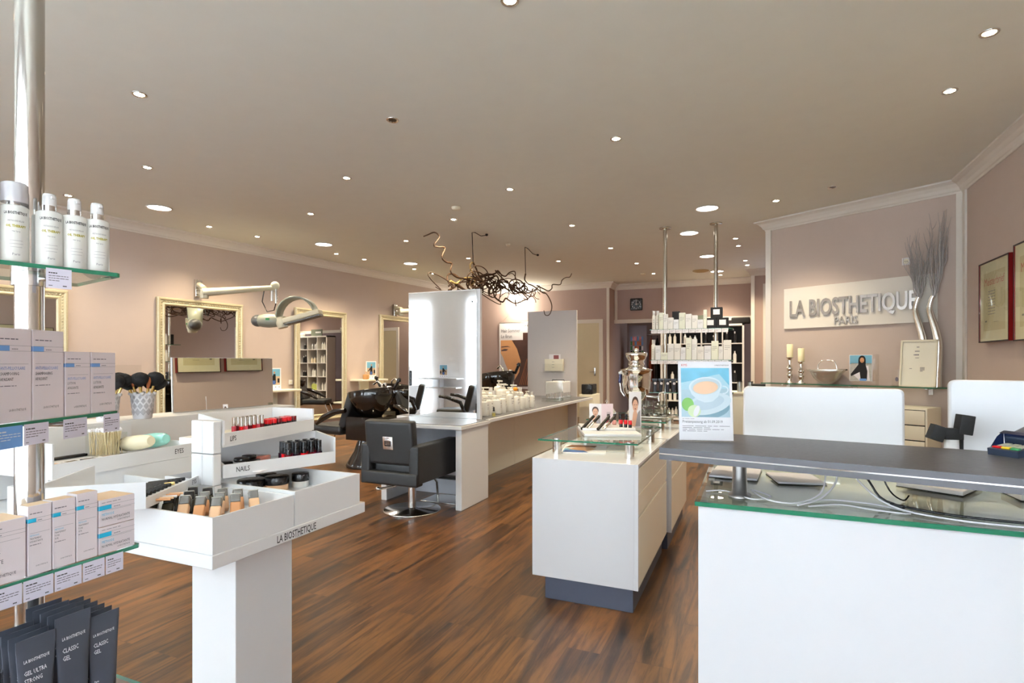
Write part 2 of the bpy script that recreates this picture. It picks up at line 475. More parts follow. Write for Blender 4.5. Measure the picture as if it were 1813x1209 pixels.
# pale trims running up the corners, like the photo's white edging
def post(x, y, w_, z1, name, rz=0, z0=0.0):
    m = MB(TRIMM); m.M = T(x, y, 0, rz); m.box(-w_ / 2, w_ / 2, -0.012, 0.012, z0, z1); m.M = Matrix(); fin(m, name, kind='structure', world=True)
x_, y_ = lw(0.035, 0.014); post(x_, y_, 0.07, CH - 0.13, 'trim_1', LANG)
x_, y_ = lw(2.105, 0.014); post(x_, y_, 0.065, CH - 0.13, 'trim_2', LANG)
m = MB(TRIMM); m.box(2.0, 2.018, 7.03, 7.10, 0, CH - 0.13); struct(m, 'trim_3')
post(-3.09, 12.886, 0.06, CH - 0.13, 'trim_4')
post(-3.01, 13.386, 0.06, CH - 0.13, 'trim_5', z0=2.30)
post(0.03, 12.286, 0.07, CH - 0.13, 'trim_6')
m = MB(TRIMM); m.box(-3.05, 0.0, 13.36, 13.40, 2.26, 2.35); struct(m, 'trim_7')
for nm, pts in (('baseboard_left', ((wx(-2), -2), (wx(12.9), 12.9))), ('baseboard_back', ((-6.8, 12.9), (-4.15, 12.9))), ('baseboard_right', ((2.02, 7.1), (2.02, -2)))):
    a, b = Vector(pts[0]), Vector(pts[1]); d = (b - a).normalized(); q = Vector((d.y, -d.x)) * 0.015
    m = MB(TRIMM); m.prism([tuple(a), tuple(a + q), tuple(b + q), tuple(b)], 0.001, 0.08); struct(m, nm)
# white door in the back wall and bright passage window
m = MB(TRIMM)
m.box(-4.12, -4.03, 12.87, 12.9, 0, 2.25); m.box(-3.30, -3.21, 12.87, 12.9, 0, 2.25); m.box(-4.12, -3.21, 12.87, 12.9, 2.25, 2.34)
m.use(pm('cream door leaf', rgb(214, 202, 170), 0.45)); m.box(-4.03, -3.30, 12.88, 12.899, 0.01, 2.25)
o = struct(m, 'door_1')
m = MB(CHROME); m.box(-3.42, -3.38, 12.86, 12.88, 1.0, 1.2, 0.004); m.tube([(-3.4, 12.875, 1.1), (-3.4, 12.83, 1.1), (-3.52, 12.83, 1.1)], 0.01)
_PM[o.name] = T(*o.location); fin(m, 'door_handle', o, world=True)
m = MB(TRIMM); m.box(0.22, 0.30, 12.27, 12.299, 0.0, 2.9); m.use(pm('frosted passage glass', rgb(196, 210, 236), 0.3, emit=rgb(190, 208, 240), es=0.7)); m.box(0.30, 1.3, 12.28, 12.298, 0.05, 2.85)
struct(m, 'door_2')
# ---------------------------------------------------------------- ceiling lamps
SPOT_W = 80.0
def spot_lamp(x, y, label, group, lit=True, big=False):
    if big:
        t = thing('ceiling_downlight', label, 'ceiling light', (x, y, CH), group=group)
        m = MB(TRIMM); m.lathe([(0.125, -0.001), (0.14, -0.004), (0.143, -0.012), (0.128, -0.014), (0.122, -0.004), (0.122, -0.001)], 28); fin(m, 'trim_ring', t)
        m = MB(EMIT_BIG); m.cyl(0, 0, -0.007, -0.002, 0.121, 28); fin(m, 'diffuser', t)
        r = 0.12; e = 60.0; col = (1, 0.93, 0.82)
    else:
        t = thing('ceiling_spotlight', label, 'ceiling light', (x, y, CH), group=group)
        m = MB(CHROME if lit else POLISH); m.lathe([(0.032, -0.001), (0.034, -0.006), (0.046, -0.008), (0.05, -0.004), (0.05, -0.001)], 24); fin(m, 'trim_ring', t)
        if lit:
            m = MB(EMIT_SPOT); m.cyl(0, 0, -0.005, -0.002, 0.031, 20); fin(m, 'lens', t)
        else:
            m = MB(pm('unlit dark lens', rgb(70, 70, 74), .2, metal=.6)); m.lathe([(0.032, -0.004), (0.018, -0.0015), (0.012, -0.003), (0.0001, -0.006)], 20); fin(m, 'lens', t)
        r = 0.04; e = SPOT_W; col = (1.0, 0.82, 0.55)
    if lit:
        l = bpy.data.lights.new('lamp_light', 'SPOT'); l.energy = e * (1.0 if big else 1.0); l.color = col
        l.spot_size = R(150 if big else 110); l.spot_blend = 1.0; l.shadow_soft_size = r
        o = bpy.data.objects.new('lamp_light', l); C.objects.link(o); o.parent = t; o.location = (0, 0, -0.03)
    return t
rows = [
 ('in the line nearest the left wall', [(-7.10, 3.80), (-6.92, 5.44), (-6.80, 6.15), (-6.61, 7.66), (-6.50, 8.28), (-6.24, 9.52), (-6.18, 10.16)]),
 ('in the line above the wash area', [(-5.38, 3.56), (-5.14, 5.48), (-4.92, 7.28), (-4.70, 8.93)]),
 ('in the line right of the wash area', [(-3.97, 2.57), (-3.81, 4.57), (-3.61, 6.44), (-3.29, 9.84)]),
 ('in the line above the aisle', [(-1.16, 2.67), (-1.05, 4.67)]),
 ('in the line just right of the twig chandelier', [(-2.42, 5.57), (-2.27, 7.37), (-2.13, 9.07), (-2.0, 10.65), (-1.90, 12.0)]),
 ('in the line above the counter desk', [(1.257, 4.02), (1.272, 4.77)]),
 ('in the passage line past the logo wall', [(0.267, 7.19), (-0.22, 9.12), (-0.19, 9.71), (-0.10, 11.15), (-0.07, 11.68), (-0.61, 12.75)])]
for nm, pts in rows:
    for i, (x, y) in enumerate(pts):
        spot_lamp(x, y, 'lit ceiling spotlight, %s from the front %s' % (ORD[i], nm), 'small ceiling spotlights')
for i, (x, y) in enumerate([(-3.95, 0.8), (-5.4, 1.7), (-7.3, 2.0)]):  # unseen spots added to brighten the front of the room
    spot_lamp(x, y, 'added unseen ceiling spotlight near the shop windows, %s from the right' % ORD[i], 'small ceiling spotlights')
spot_lamp(-2.572, 3.62, 'unlit chrome ceiling spotlight above the makeup stand aisle', 'small ceiling spotlights', lit=False)
spot_lamp(0.806, 6.876, 'unlit chrome ceiling spotlight in front of the logo wall', 'small ceiling spotlights', lit=False)
bigs = [(-6.628, 4.531, 'left of the room, nearest'), (-6.262, 6.962, 'left of the room, second from the front'), (-5.947, 8.953, 'left of the room, farthest'),
        (-0.495, 7.195, 'between the two chrome poles, nearest'), (-0.831, 8.461, 'between the two chrome poles, second'), (-0.717, 10.414, 'behind the right chrome pole'), (-0.646, 12.2, 'farthest back by the clock wall')]
for x, y, s_ in bigs: spot_lamp(x, y, 'large round white ceiling downlight, ' + s_, 'large ceiling downlights', big=True)
for i, (x, y, r) in enumerate([(-3.3, 5.95, 0.055), (-3.55, 8.1, 0.04), (-2.1, 11.9, 0.05), (-0.95, 12.0, 0.16)]):
    m = MB(CREAM if i < 3 else pm('tan ceiling vent', rgb(186, 160, 110), 0.6)); m.lathe([(r, -0.001), (r, -0.015), (r * 0.7, -0.03), (0.0001, -0.032)], 20, (x, y, CH))
    fin(m, 'smoke_detector' if i < 3 else 'ceiling_vent', world=True, label=['cream smoke detector on the ceiling left of the twig chandelier', 'small round ceiling sensor above the twig chandelier', 'small ceiling sensor near the back wall', 'tan round ceiling vent between the chrome poles'][i], cat='smoke detector' if i < 3 else 'vent')

# ---------------------------------------------------------------- left wall : framed mirrors
def wall_pt(y, d=0.0):
    """a point d in front of the left wall at depth y"""
    return (wx(y) + d * 0.994, y - d * 0.109)
def framed_mirror(y0, y1, z0, z1, label, tilt=0.0):
    x, y = wall_pt((y0 + y1) / 2, 0.01)
    t = thing('framed_mirror', label, 'mirror', (x, y, z0), -TH + tilt, group='ornate framed wall mirrors')
    W = (y1 - y0) / math.cos(R(TH)); H = z1 - z0; fw = 0.115
    F = face_x()
    # frame profile swept round the rectangle, mitred
    prof = [(0, 0), (0, 0.035), (0.012, 0.05), (0.03, 0.05), (0.04, 0.038), (0.075, 0.03), (0.088, 0.04), (0.10, 0.04), (fw, 0.02), (fw, 0.0)]
    m = MB(FRAMEG); m.M = F
    cor = [(-W / 2, 0, 1, 1), (W / 2, 0, -1, 1), (W / 2, H, -1, -1), (-W / 2, H, 1, -1)]
    vs = []
    for cx, cy, sx, sy in cor:
        for o_, h in prof: vs.append((cx + sx * o_, cy + sy * o_, h))
    k = len(prof); fs = []
    for i in range(4):
        for j in range(k - 1):
            a = i * k + j; b = ((i + 1) % 4) * k + j
            fs.append((a, b, b + 1, a + 1))
    m.add(vs, fs)
    # beading
    for side in range(4):
        L_ = W if side % 2 == 0 else H
        nn = int((L_ - 2 * fw) / 0.035)
        for i in range(nn):
            s_ = fw * 0.5 + (L_ - fw) * (i + 0.5) / nn
            px_, py_ = [(-W / 2 + s_, 0.057), (W / 2 - 0.057, s_), (-W / 2 + s_, H - 0.057), (-W / 2 + 0.057, s_)][side]
            m.ball((px_, py_, 0.034), 0.011, 6, sz=0.7)
    fin(m, 'frame', t)
    m = MB(MIRROR); m.M = F; m.rect(-W / 2 + fw - 0.004, W / 2 - fw + 0.004, fw - 0.004, H - fw + 0.004, 0.018); fin(m, 'mirror_glass', t)
    return t
framed_mirror(2.9, 4.13, 0.25, 2.19, 'ornate silver framed mirror far left behind the product shelves')
framed_mirror(5.17, 6.47, 0.25, 2.23, 'ornate silver framed mirror under the climazon dryer arm')
framed_mirror(7.44, 8.69, 0.25, 2.28, 'ornate silver framed mirror reflecting the white cube shelves', tilt=3.0)
framed_mirror(9.58, 10.83, 0.25, 2.32, 'ornate silver framed mirror farthest back, beside the tall mirror panel')

# small wall shelves between the mirrors with photo cards
def photo_card(m, w_, h, z, seed=0):
    """picture of a standing person by the sea"""
    m.use(PAPER); m.rect(-w_ / 2, w_ / 2, 0, h, z)
    a, b = w_ * 0.42, h
    m.use(SKYBLUE); m.rect(-a, a, h * 0.62, h * 0.95, z + 0.001)
    m.use(pm('picture sand', rgb(196, 170, 140), 0.6, var=0.1)); m.rect(-a, a, h * 0.22, h * 0.62, z + 0.001)
    m.use(BLACKM); m.poly([(-w_ * .05, h * .72), (w_ * .1, h * .72), (w_ * .14, h * .3), (-w_ * .16, h * .3)], z + 0.002); m.poly([(-w_ * .05, h * .68), (-w_ * .33, h * .45), (-w_ * .3, h * .41), (-w_ * .04, h * .56)], z + 0.002)
    m.rect(w_ * .24, w_ * .38, h * .32, h * .52, z + 0.002)
    m.use(pm('picture denim', rgb(70, 100, 160), 0.6)); m.rect(-w_ * .12, w_ * .1, h * .24, h * .42, z + 0.003)
    m.use(SKIN1); m.ell(w_ * .02, h * .79, w_ * .06, h * .05, z + 0.003, 12)
    m.use(BLACKM)
    for i in range(4): m.rect(-a + i * w_ * .25, -a + i * w_ * .25 + w_ * 0.06, h * .1, h * .14, z + 0.001)
for i, (y0, y1, zs, yc, lab) in enumerate([(6.62, 7.36, 0.86, 6.95, 'between the second and third framed mirrors'), (8.78, 9.50, 0.98, 9.2, 'between the third and fourth framed mirrors')]):
    x, y = wall_pt((y0 + y1) / 2)
    t = thing('wall_shelf', 'cream wall shelf with white drawer box ' + lab, 'shelf', (x, y, zs - 0.45), -TH, group='cream wall shelves')
    L_ = y1 - y0
    m = MB(CREAM); m.box(0.002, 0.34, -L_ / 2, L_ / 2, 0.415, 0.45, 0.006); fin(m, 'shelf_board', t)
    m = MB(CREAM); m.box(0.002, 0.04, -0.12, 0.12, 0.0, 0.415); fin(m, 'support', t)
    m = MB(CREAM); m.box(0.002, 0.36, -L_ / 2 - 0.04, L_ / 2 + 0.04, -0.03, 0.0, 0.006); fin(m, 'lower_board', t)
    x, y = wall_pt(yc, 0.16)
    m = MB(); m.M = face_x() ; photo_card(m, 0.24, 0.36, 0.0); m.use(WHITEM); m.box(-0.12, 0.12, 0, 0.36, -0.012, -0.001)
    fin(m, 'photo_card', label='photo card of a person by the sea, ' + ('on the shelf left of the cube mirror' if i == 0 else 'on the shelf behind the wash basins'), cat='photo card', group='photo cards on the wall shelves', loc=(x, y, zs + 0.001), rz=-TH - 12)
for i, (y, z) in enumerate([(7.40, 0.97), (9.05, 0.93), (9.6, 1.25)]):
    x, yy = wall_pt(y, 0.012)
    m = MB(WHITEM); m.box(-0.011, 0, -0.04, 0.04, -0.04, 0.04, 0.003); m.use(CREAM); m.M = face_x(); m.ell(0, 0, 0.022, 0.022, 0.001, 16); m.use(BLACKM); m.ell(-0.009, 0, 0.003, 0.003, 0.002, 8); m.ell(0.009, 0, 0.003, 0.003, 0.002, 8)
    fin(m, 'wall_socket', label='white wall socket %s' % ['left of the cube shelf mirror', 'above the second wall shelf', 'left of the farthest framed mirror'][i], cat='socket', loc=(x, yy, z), rz=-TH, group='wall sockets')
x, y = wall_pt(9.12, 0.2)
m = MB(pm('tan leather', rgb(176, 130, 80), 0.6)); m.box(-0.05, 0.05, -0.06, 0.06, 0, 0.10, 0.02); m.tube([(0, -0.05, 0.09), (0, -0.03, 0.15), (0, 0.03, 0.15), (0, 0.05, 0.09)], 0.006); fin(m, 'small_bag', label='small tan bag on the wall shelf behind the basins', cat='bag', loc=(x, y - 0.12, 0.981), rz=20)
x, y = wall_pt(6.9, 0.17)
for i in range(3):
    m = MB(BLACK); m.box(-0.14, 0.14, -0.11, 0.11, 0, 0.12, 0.01); fin(m, 'black_box', label='black tool box under the wall shelf, %s from the left' % ORD[i], cat='box', loc=(x, y - 0.25 + 0.25 * i, 0.411), rz=-TH, group='black boxes under the wall shelf')

# ---------------------------------------------------------------- climazon dryers on swivel arms
def dryer(loc_wall, pts, head, label, rz=0):
    t = thing('climazon_dryer', label, 'hair dryer', loc_wall, 0, group='wall mounted hood dryers')
    L0 = Vector(loc_wall)
    j1, j2 = [Vector(p) for p in pts]
    m = MB(CHROME); m.M = T(*loc_wall, rz=-TH); m.box(0, 0.05, -0.05, 0.05, -0.13, 0.13, 0.012); fin(m, 'wall_bracket', t, world=True)
    m = MB(GREYAPL)
    a0 = L0 + Vector((0.04, 0, 0.05)); m.tube([a0, j1 + Vector((0, 0, 0.08))], [0.045, 0.035], 10)
    m.tube([L0 + Vector((0.04, 0, -0.06)), j1], [0.04, 0.04], 10); m.M = T(*j1); m.lathe([(0.055, -0.06), (0.06, 0), (0.055, 0.07)], 16); m.M = Matrix()
    fin(m, 'rear_arm', t, world=True)
    m = MB(GREYAPL); m.tube([j1 + Vector((0, -0.03, 0.02)), j2], [0.06, 0.035], 10); m.ball(tuple(j2 + Vector((0, 0, 0.03))), 0.065, 14); fin(m, 'front_arm', t, world=True)
    hp = Vector(head)
    m = MB(CHROME); m.tube([j2 + Vector((0.02, 0, 0)), j2 + Vector((0.02, 0, -0.24))], 0.022, 10); m.tube([j2 + Vector((-0.06, 0, -0.02)), j2 + Vector((-0.06, 0, -0.2))], 0.03, 10); fin(m, 'stem', t, world=True)
    m = MB(BLACK); m.tube([j2 + Vector((-0.2, -0.02, -0.03)), j2 + Vector((-0.24, -0.02, -0.2)), j2 + Vector((-0.14, -0.02, -0.36)), j2 + Vector((-0.02, 0, -0.34)), j2 + Vector((0.03, 0, -0.2))], 0.008, 6); fin(m, 'cable', t, world=True)
    # body of head
    m = MB(GREYAP); m.M = T(*hp, rz=rz)
    m.ball((0, 0, 0), 0.13, 16, sx=1.9, sy=0.85, sz=0.8)
    m.use(pm('dark grey vent', rgb(92, 94, 96), 0.4)); m.ball((-0.17, 0, 0), 0.105, 14, sx=0.9, sy=0.9, sz=0.85)
    m.use(pm('green display', rgb(20, 120, 60), 0.4)); m.box(0.0, 0.05, -0.118, -0.1, 0.0, 0.03)
    fin(m, 'dryer_body', t, world=True)
    m = MB(GREYAP); m.M = T(*hp, rz=rz)
    # upper curved wing
    pts2 = []
    for i in range(13):
        a = math.pi * (1.05 - 0.95 * i / 12)
        pts2.append((0.42 + 0.27 * math.cos(a), 0.02, 0.06 + 0.27 * math.sin(a)))
    vs = []; 
    for i, p in enumerate(pts2):
        wd = 0.10 + 0.02 * math.sin(i / 12 * math.pi)
        q = Vector(p); c = Vector((0.42, 0.02, 0.06)); rad = (q - c).normalized() * 0.025
        for dy, s_ in ((-wd, 0), (wd, 0), (wd, 1), (-wd, 1)):
            v = q + rad * s_ ; vs.append((v.x, v.y + dy, v.z))
    fs = []
    for i in range(12):
        for k in range(4): fs.append((i * 4 + k, i * 4 + (k + 1) % 4, (i + 1) * 4 + (k + 1) % 4, (i + 1) * 4 + k))
    fs += [(0, 1, 2, 3), (48, 51, 50, 49)]
    m.add(vs, fs, True)
    fin(m, 'curved_wing', t, world=True)
    m = MB(GREYAPL); m.M = T(*hp, rz=rz) @ T(0.2, -0.02, -0.03, ry=-15)
    m.lathe([(0.07, -0.08), (0.085, 0), (0.07, 0.08)], 16); m.box(0.04, 0.60, -0.09, 0.09, -0.035, 0.045, 0.02)
    m.use(pm('dark grey vent', rgb(92, 94, 96), 0.4)); m.box(0.05, 0.60, -0.085, 0.085, -0.06, -0.034, 0.01)
    fin(m, 'lower_wing', t, world=True)
    return t
x, y = wall_pt(5.75, 0.01)
dryer((x, y, 2.41), [(-7.13, 5.53, 2.28), (-6.60, 6.30, 2.44)], (-6.56, 6.15, 1.93), 'grey climazon hood dryer on a folding wall arm above the second framed mirror', rz=22)
x, y = wall_pt(10.05, 0.01)
dryer((x, y, 2.44), [(-6.7, 9.75, 2.35), (-6.1, 10.0, 2.42)], (-6.1, 10.0, 1.98), 'grey climazon hood dryer on its wall arm, half hidden behind the tall mirror panel', rz=30)

# ---------------------------------------------------------------- styling desk + long counter
t = thing('styling_desk', 'white styling desk with grey top at the near end of the long counter', 'desk', (-2.8, 4.5, 0))
m = MB(WHITE); m.box(-2.36 - 0.04, -2.34, 4.32, 4.86, 0, 0.715, 0.002, 1); fin(m, 'side_panel', t, world=True)
m = MB(WHITE); m.box(-3.24, -3.18, 4.38, 4.86, 0, 0.715, 0.002, 1); fin(m, 'side_panel', t, world=True)
m = MB(WHITE); m.box(-3.26, -2.32, 4.28, 4.86, 0.715, 0.748, 0.002, 1); fin(m, 'desk_top', t, world=True)
m = MB(GREYTOP); m.box(-3.24, -2.335, 4.30, 4.86, 0.748, 0.754); fin(m, 'top_inlay', t, world=True)
m = MB(pm('pale blue white panel', rgb(222, 226, 236), 0.3)); m.box(-3.18, -2.40, 4.83, 4.85, 0.0, 0.715); fin(m, 'back_panel', t, world=True)
t = thing('foot_rest', 'chrome foot rest with two hoops and floor plate under the styling desk', 'foot rest', (-2.66, 4.62, 0))
m = MB(CHROME); m.box(-0.2, 0.2, -0.15, 0.15, 0.001, 0.012, 0.003); fin(m, 'floor_plate', t)
for s_ in (-1, 1):
    m = MB(CHROME); m.tube([(0.17 * s_, 0.12, 0.012), (0.17 * s_, 0.1, 0.14), (0.17 * s_, 0.03, 0.2), (0.17 * s_, -0.1, 0.21)], 0.012, 10); fin(m, 'hoop', t)
m = MB(BLACK); m.box(-0.19, 0.19, -0.12, 0.0, 0.222, 0.24, 0.006); fin(m, 'foot_pad', t)

# tall mirror panel
t = thing('mirror_panel', 'tall white framed mirror panel standing on the styling desk', 'mirror', (-2.87, 4.88, 0.0))
m = MB(WHITE); m.box(-3.27, -2.44, 4.885, 4.925, 0.0, 2.03, 0.001, 1); fin(m, 'panel', t, world=True)
m = MB(MIRROR); m.box(-3.258, -2.475, 4.878, 4.884, 0.756, 2.02); fin(m, 'mirror_glass', t, world=True)
t = thing('counter_end_panel', 'tall plain light grey panel standing at the far end of the long counter', 'panel', (-3.07, 8.88, 0))
m = MB(pm('pale grey laminate', rgb(206, 200, 198), 0.4, var=0.01)); m.box(-3.52, -2.65, 8.87, 8.91, 0.0, 2.18, 0.001, 1); fin(m, 'panel', t, world=True)
t = thing('long_counter', 'long white product counter with grey top running back from the styling desk', 'counter', (-2.9, 6.8, 0))
m = MB(WHITE); m.box(-3.45, -2.38, 4.93, 8.865, 0.713, 0.745, 0.002, 1); fin(m, 'counter_top', t, world=True)
m = MB(GREYTOP); m.box(-3.44, -2.41, 4.94, 8.86, 0.745, 0.750); fin(m, 'top_inlay', t, world=True)
for (a, b) in ((4.93, 6.6), (6.604, 8.2), (8.204, 8.865)):
    m = MB(CREAM); m.box(-3.40, -2.80, a, b, 0.0, 0.713, 0.002, 1); fin(m, 'counter_body', t, world=True)

# products on the long counter
def pump_bottle(h, r, pump=True, mat=BOTW, square=False):
    t = thing('pump_bottle' if pump else 'bottle', '', 'bottle')
    m = MB(mat)
    if square: m.box(-r, r, -r * .7, r * .7, 0, h * .78, r * .3)
    else: m.lathe([(r * .96, 0), (r, 0.006), (r, h * .7), (r * .85, h * .76), (r * .4, h * .79)], 16)
    m.use(INK); m.M = face_x(); m.lines(-r * .45, r * .45, h * .58, 1, h * .09, h * .03, r * 1.03, 3, INKD); m.lines(-r * .4, r * .4, h * .44, 2, h * .07, h * .018, r * 1.03, 4)
    fin(m, 'bottle_body', t)
    m = MB(mat if pump else CAPCL)
    if pump:
        m.cyl(0, 0, h * .78, h * .86, r * .42, 12); m.cyl(0, 0, h * .86, h * .93, r * .14, 8); m.box(-r * .3, r * 1.1, -r * .2, r * .2, h * .93, h * .985, r * .08)
        fin(m, 'pump', t)
    else:
        m.cyl(0, 0, h * .78, h, r * .5, 14); fin(m, 'cap', t)
    return t
KB = [pump_bottle(.21, .042), pump_bottle(.25, .045), pump_bottle(.19, .034, False), pump_bottle(.20, .045, True, BOTW, True)]
q = random.Random(3)
first = [True] * 4
def place(k, x, y, z, rz, label, group, s_=1.0):
    if first[k]:
        first[k] = False; o = KB[k]; o.location = (x, y, z); o.rotation_euler = (0, 0, R(rz)); o['label'] = label; o['group'] = group; o.scale = (s_,) * 3
        return o
    return dup(KB[k], (x, y, z), rz, label, group, sc_=s_)
desk_b = []
yy = 5.05
spec = [(0, 5.00, 0), (3, 5.16, 0), (0, 5.30, 0), (3, 5.46, 0), (0, 5.62, 0), (1, 5.86, 0), (0, 6.0, 0), (2, 6.2, 0), (0, 6.36, 0), (2, 6.5, 0)]
for i, (k, y, _) in enumerate(spec):
    place(k, -2.52 - 0.01 * (i % 3), y, 0.7505, q.uniform(-30, 30), 'white salon bottle in the front row on the long counter, %s from the mirror panel' % ORD[i], 'white bottles on the long counter')
for r_, x0 in ((1, -2.68), (2, -2.84)):
    for i in range(8):
        place((i * 3 + r_) % 4, x0 + q.uniform(-.015, .015), 5.05 + i * 0.2 + 0.06 * r_, 0.7505, q.uniform(-40, 40), 'white salon bottle in the %s row on the long counter, %s from the mirror panel' % (['', 'middle', 'rear'][r_], ORD[i]), 'white bottles on the long counter', 1.15 + 0.12 * r_)
m = MB(GLASSC); m.lathe([(0.02, 0), (0.022, 0.03), (0.02, 0.05), (0.008, 0.055)], 12); m.use(pm('yellow oil', rgb(206, 190, 110), 0.2)); m.cyl(0, 0, 0.002, 0.036, 0.018, 12); m.use(BLACK); m.cyl(0, 0, 0.055, 0.07, 0.011, 10); m.lathe([(0.008, 0.07), (0.009, 0.09), (0.004, 0.1)], 10)
fin(m, 'dropper_bottle', label='small yellow dropper bottle with black top at the counter edge', cat='bottle', loc=(-2.44, 5.18, 0.7505), sc_=None) if False else fin(m, 'dropper_bottle', label='small yellow dropper bottle with black top at the counter edge', cat='bottle', loc=(-2.44, 5.20, 0.7505))
m = MB(pm('orange blossom', rgb(236, 150, 40), 0.6)); m.ball((0, 0, 0.05), 0.03, 10); m.use(BOTW); m.cyl(0, 0, 0, 0.03, 0.03, 14)
fin(m, 'orange_jar', label='small white jar with orange lid among the white bottles', cat='jar', loc=(-2.66, 6.29, 0.93))
KIDS.clear()
# acrylic rack of small bottles
t = thing('tester_rack', 'clear tester rack at the far end of the long counter', 'rack', (-2.62, 7.85, 0.7505))
m = MB(ACRYL); m.box(-0.12, 0.12, -0.42, 0.42, 0.0, 0.006); m.box(-0.12, 0.12, -0.42, 0.42, 0.05, 0.054); m.box(-0.12, -0.115, -0.42, 0.42, 0.0, 0.08); fin(m, 'rack_tray', t)
v0 = None
for i in range(22):
    a, b = i // 11, i % 11
    lab = 'tiny silver capped vial in the clear rack, %s from front, %s row' % (ORD[b], 'front' if a == 0 else 'rear')
    if v0 is None:
        v0 = thing('tester_vial', lab, 'vial', (-2.55, 7.47, 0.757), group='tiny vials in the tester rack')
        m = MB(GLASSC); m.cyl(0, 0, 0, 0.05, 0.011, 10); fin(m, 'vial_glass', v0); m = MB(POLISH); m.cyl(0, 0, 0.05, 0.105, 0.009, 10); fin(m, 'vial_cap', v0)
    else: dup(v0, (-2.55 - 0.12 * a, 7.47 + 0.072 * b, 0.757), 0, lab)
t = thing('side_cabinet', 'small cream cabinet just behind the grey end panel', 'cabinet', (-2.52, 9.2, 0))
m = MB(CREAM); m.box(-.12, .12, -.22, .22, 0, .78, .004); fin(m, 'body', t)
m = MB(CREAM); m.box(-.11, .11, -.232, -.22, .04, .74, .002); fin(m, 'door', t)
m = MB(BLACK); m.box(-.11, .08, -.15, .15, 0, .17, .02); fin(m, 'black_box', label='black box on the small cream cabinet behind the grey end panel', cat='box', loc=(-2.50, 9.15, .781))
# white display case + brochure holder
t = thing('display_case', 'white display box with clear lid beside the grey end panel', 'display case', (-2.83, 8.45, 0.7505))
m = MB(WHITEM); m.box(-0.14, 0.14, -0.2, 0.2, 0, 0.26, 0.01); fin(m, 'case_body', t)
m = MB(BLACK); m.tube([(-0.10, 0, 0.26), (-0.10, 0, 0.285), (0.10, 0, 0.285), (0.10, 0, 0.26)], 0.006); fin(m, 'case_handle', t)
m = MB(ACRYL); m.box(-0.15, 0.15, -0.215, -0.205, 0.0, 0.28); fin(m, 'clear_front', t)
t = thing('brochure_holder', 'clear brochure holder with cream leaflets fixed on the end panel', 'holder', (-3.02, 8.75, 1.15))
m = MB(CREAM); m.box(-0.16, 0.16, 0.03, 0.10, 0.02, 0.22, 0.004); m.M = FR; m.use(INK); 
for i in range(3): m.lines(-0.03, 0.04, 0.17 - i * 0.045, 1, 0.02, 0.005, 0.0 - 0.028, i)
fin(m, 'leaflets', t)
m = MB(ACRYL); m.box(-0.18, 0.18, 0.0, 0.006, 0, 0.14); m.box(-0.30, 0.18, 0.0, 0.11, -0.008, 0.0); fin(m, 'clear_tray', t)
m = MB(PAPER); m.box(-0.10, 0.10, 0.085, 0.09, 0.20, 0.30); m.use(pm('print dark red', rgb(120, 50, 50), 0.5)); m.M = FR; m.rect(-0.02, 0.07, 0.21, 0.285, -0.084); fin(m, 'flyer', t)

# ---------------------------------------------------------------- styling chair (rear towards camera)
t = thing('styling_chair', 'black leather styling chair with chrome plate on its back, at the desk', 'chair', (-2.76, 4.15, 0))
m = MB(LEATHER); m.box(-0.20, 0.20, -0.26, 0.24, 0.36, 0.47, 0.035, 3); fin(m, 'seat', t)
m = MB(LEATHER); m.M = T(0, -0.25, 0.46, rx=6); m.box(-0.235, 0.235, -0.055, 0.03, 0.0, 0.37, 0.03, 3); fin(m, 'backrest', t)
for s_ in (-1, 1):
    m = MB(LEATHER); m.box(s_ * 0.24 - 0.045, s_ * 0.24 + 0.045, -0.32, 0.34, 0.31, 0.625, 0.02, 3); fin(m, 'armrest', t)
m = MB(LEATHER); m.box(-0.28, 0.28, -0.33, -0.23, 0.29, 0.40, 0.02, 3); fin(m, 'rear_band', t)
m = MB(LEATHER); m.box(-0.20, 0.20, -0.24, 0.30, 0.30, 0.36, 0.01); fin(m, 'seat_base', t)
m = MB(POLISH); m.M = T(0, -0.318, 0.64, rx=6) @ FR; m.box(-0.05, 0.05, -0.055, 0.055, 0.0, 0.016, 0.006); m.use(BLACK); m.rect(-0.032, 0.032, -0.025, 0.02, 0.0165); m.use(POLISH)
for i in range(3): m.rect(-0.025 + 0.002 * i, 0.025, -0.012 + 0.01 * i, -0.008 + 0.01 * i, 0.017)
fin(m, 'chrome_plate', t, label='square chrome plate')
m = MB(CHROME); m.cyl(0, 0.03, 0.02, 0.20, 0.035, 20); m.cyl(0, 0.03, 0.2, 0.3, 0.028, 20); fin(m, 'gas_column', t)
m = MB(CHROME); m.lathe([(0.25, 0.0), (0.255, 0.008), (0.245, 0.014), (0.05, 0.024), (0.04, 0.03)], 48, (0, 0.03, 0)); fin(m, 'round_base', t)
m = MB(CHROME); m.tube([(-0.02, 0.0, 0.27), (-0.12, -0.08, 0.22), (-0.2, -0.16, 0.21)], 0.01); m.ball((-0.22, -0.17, 0.21), 0.018, 8, sx=1.8); fin(m, 'height_lever', t)

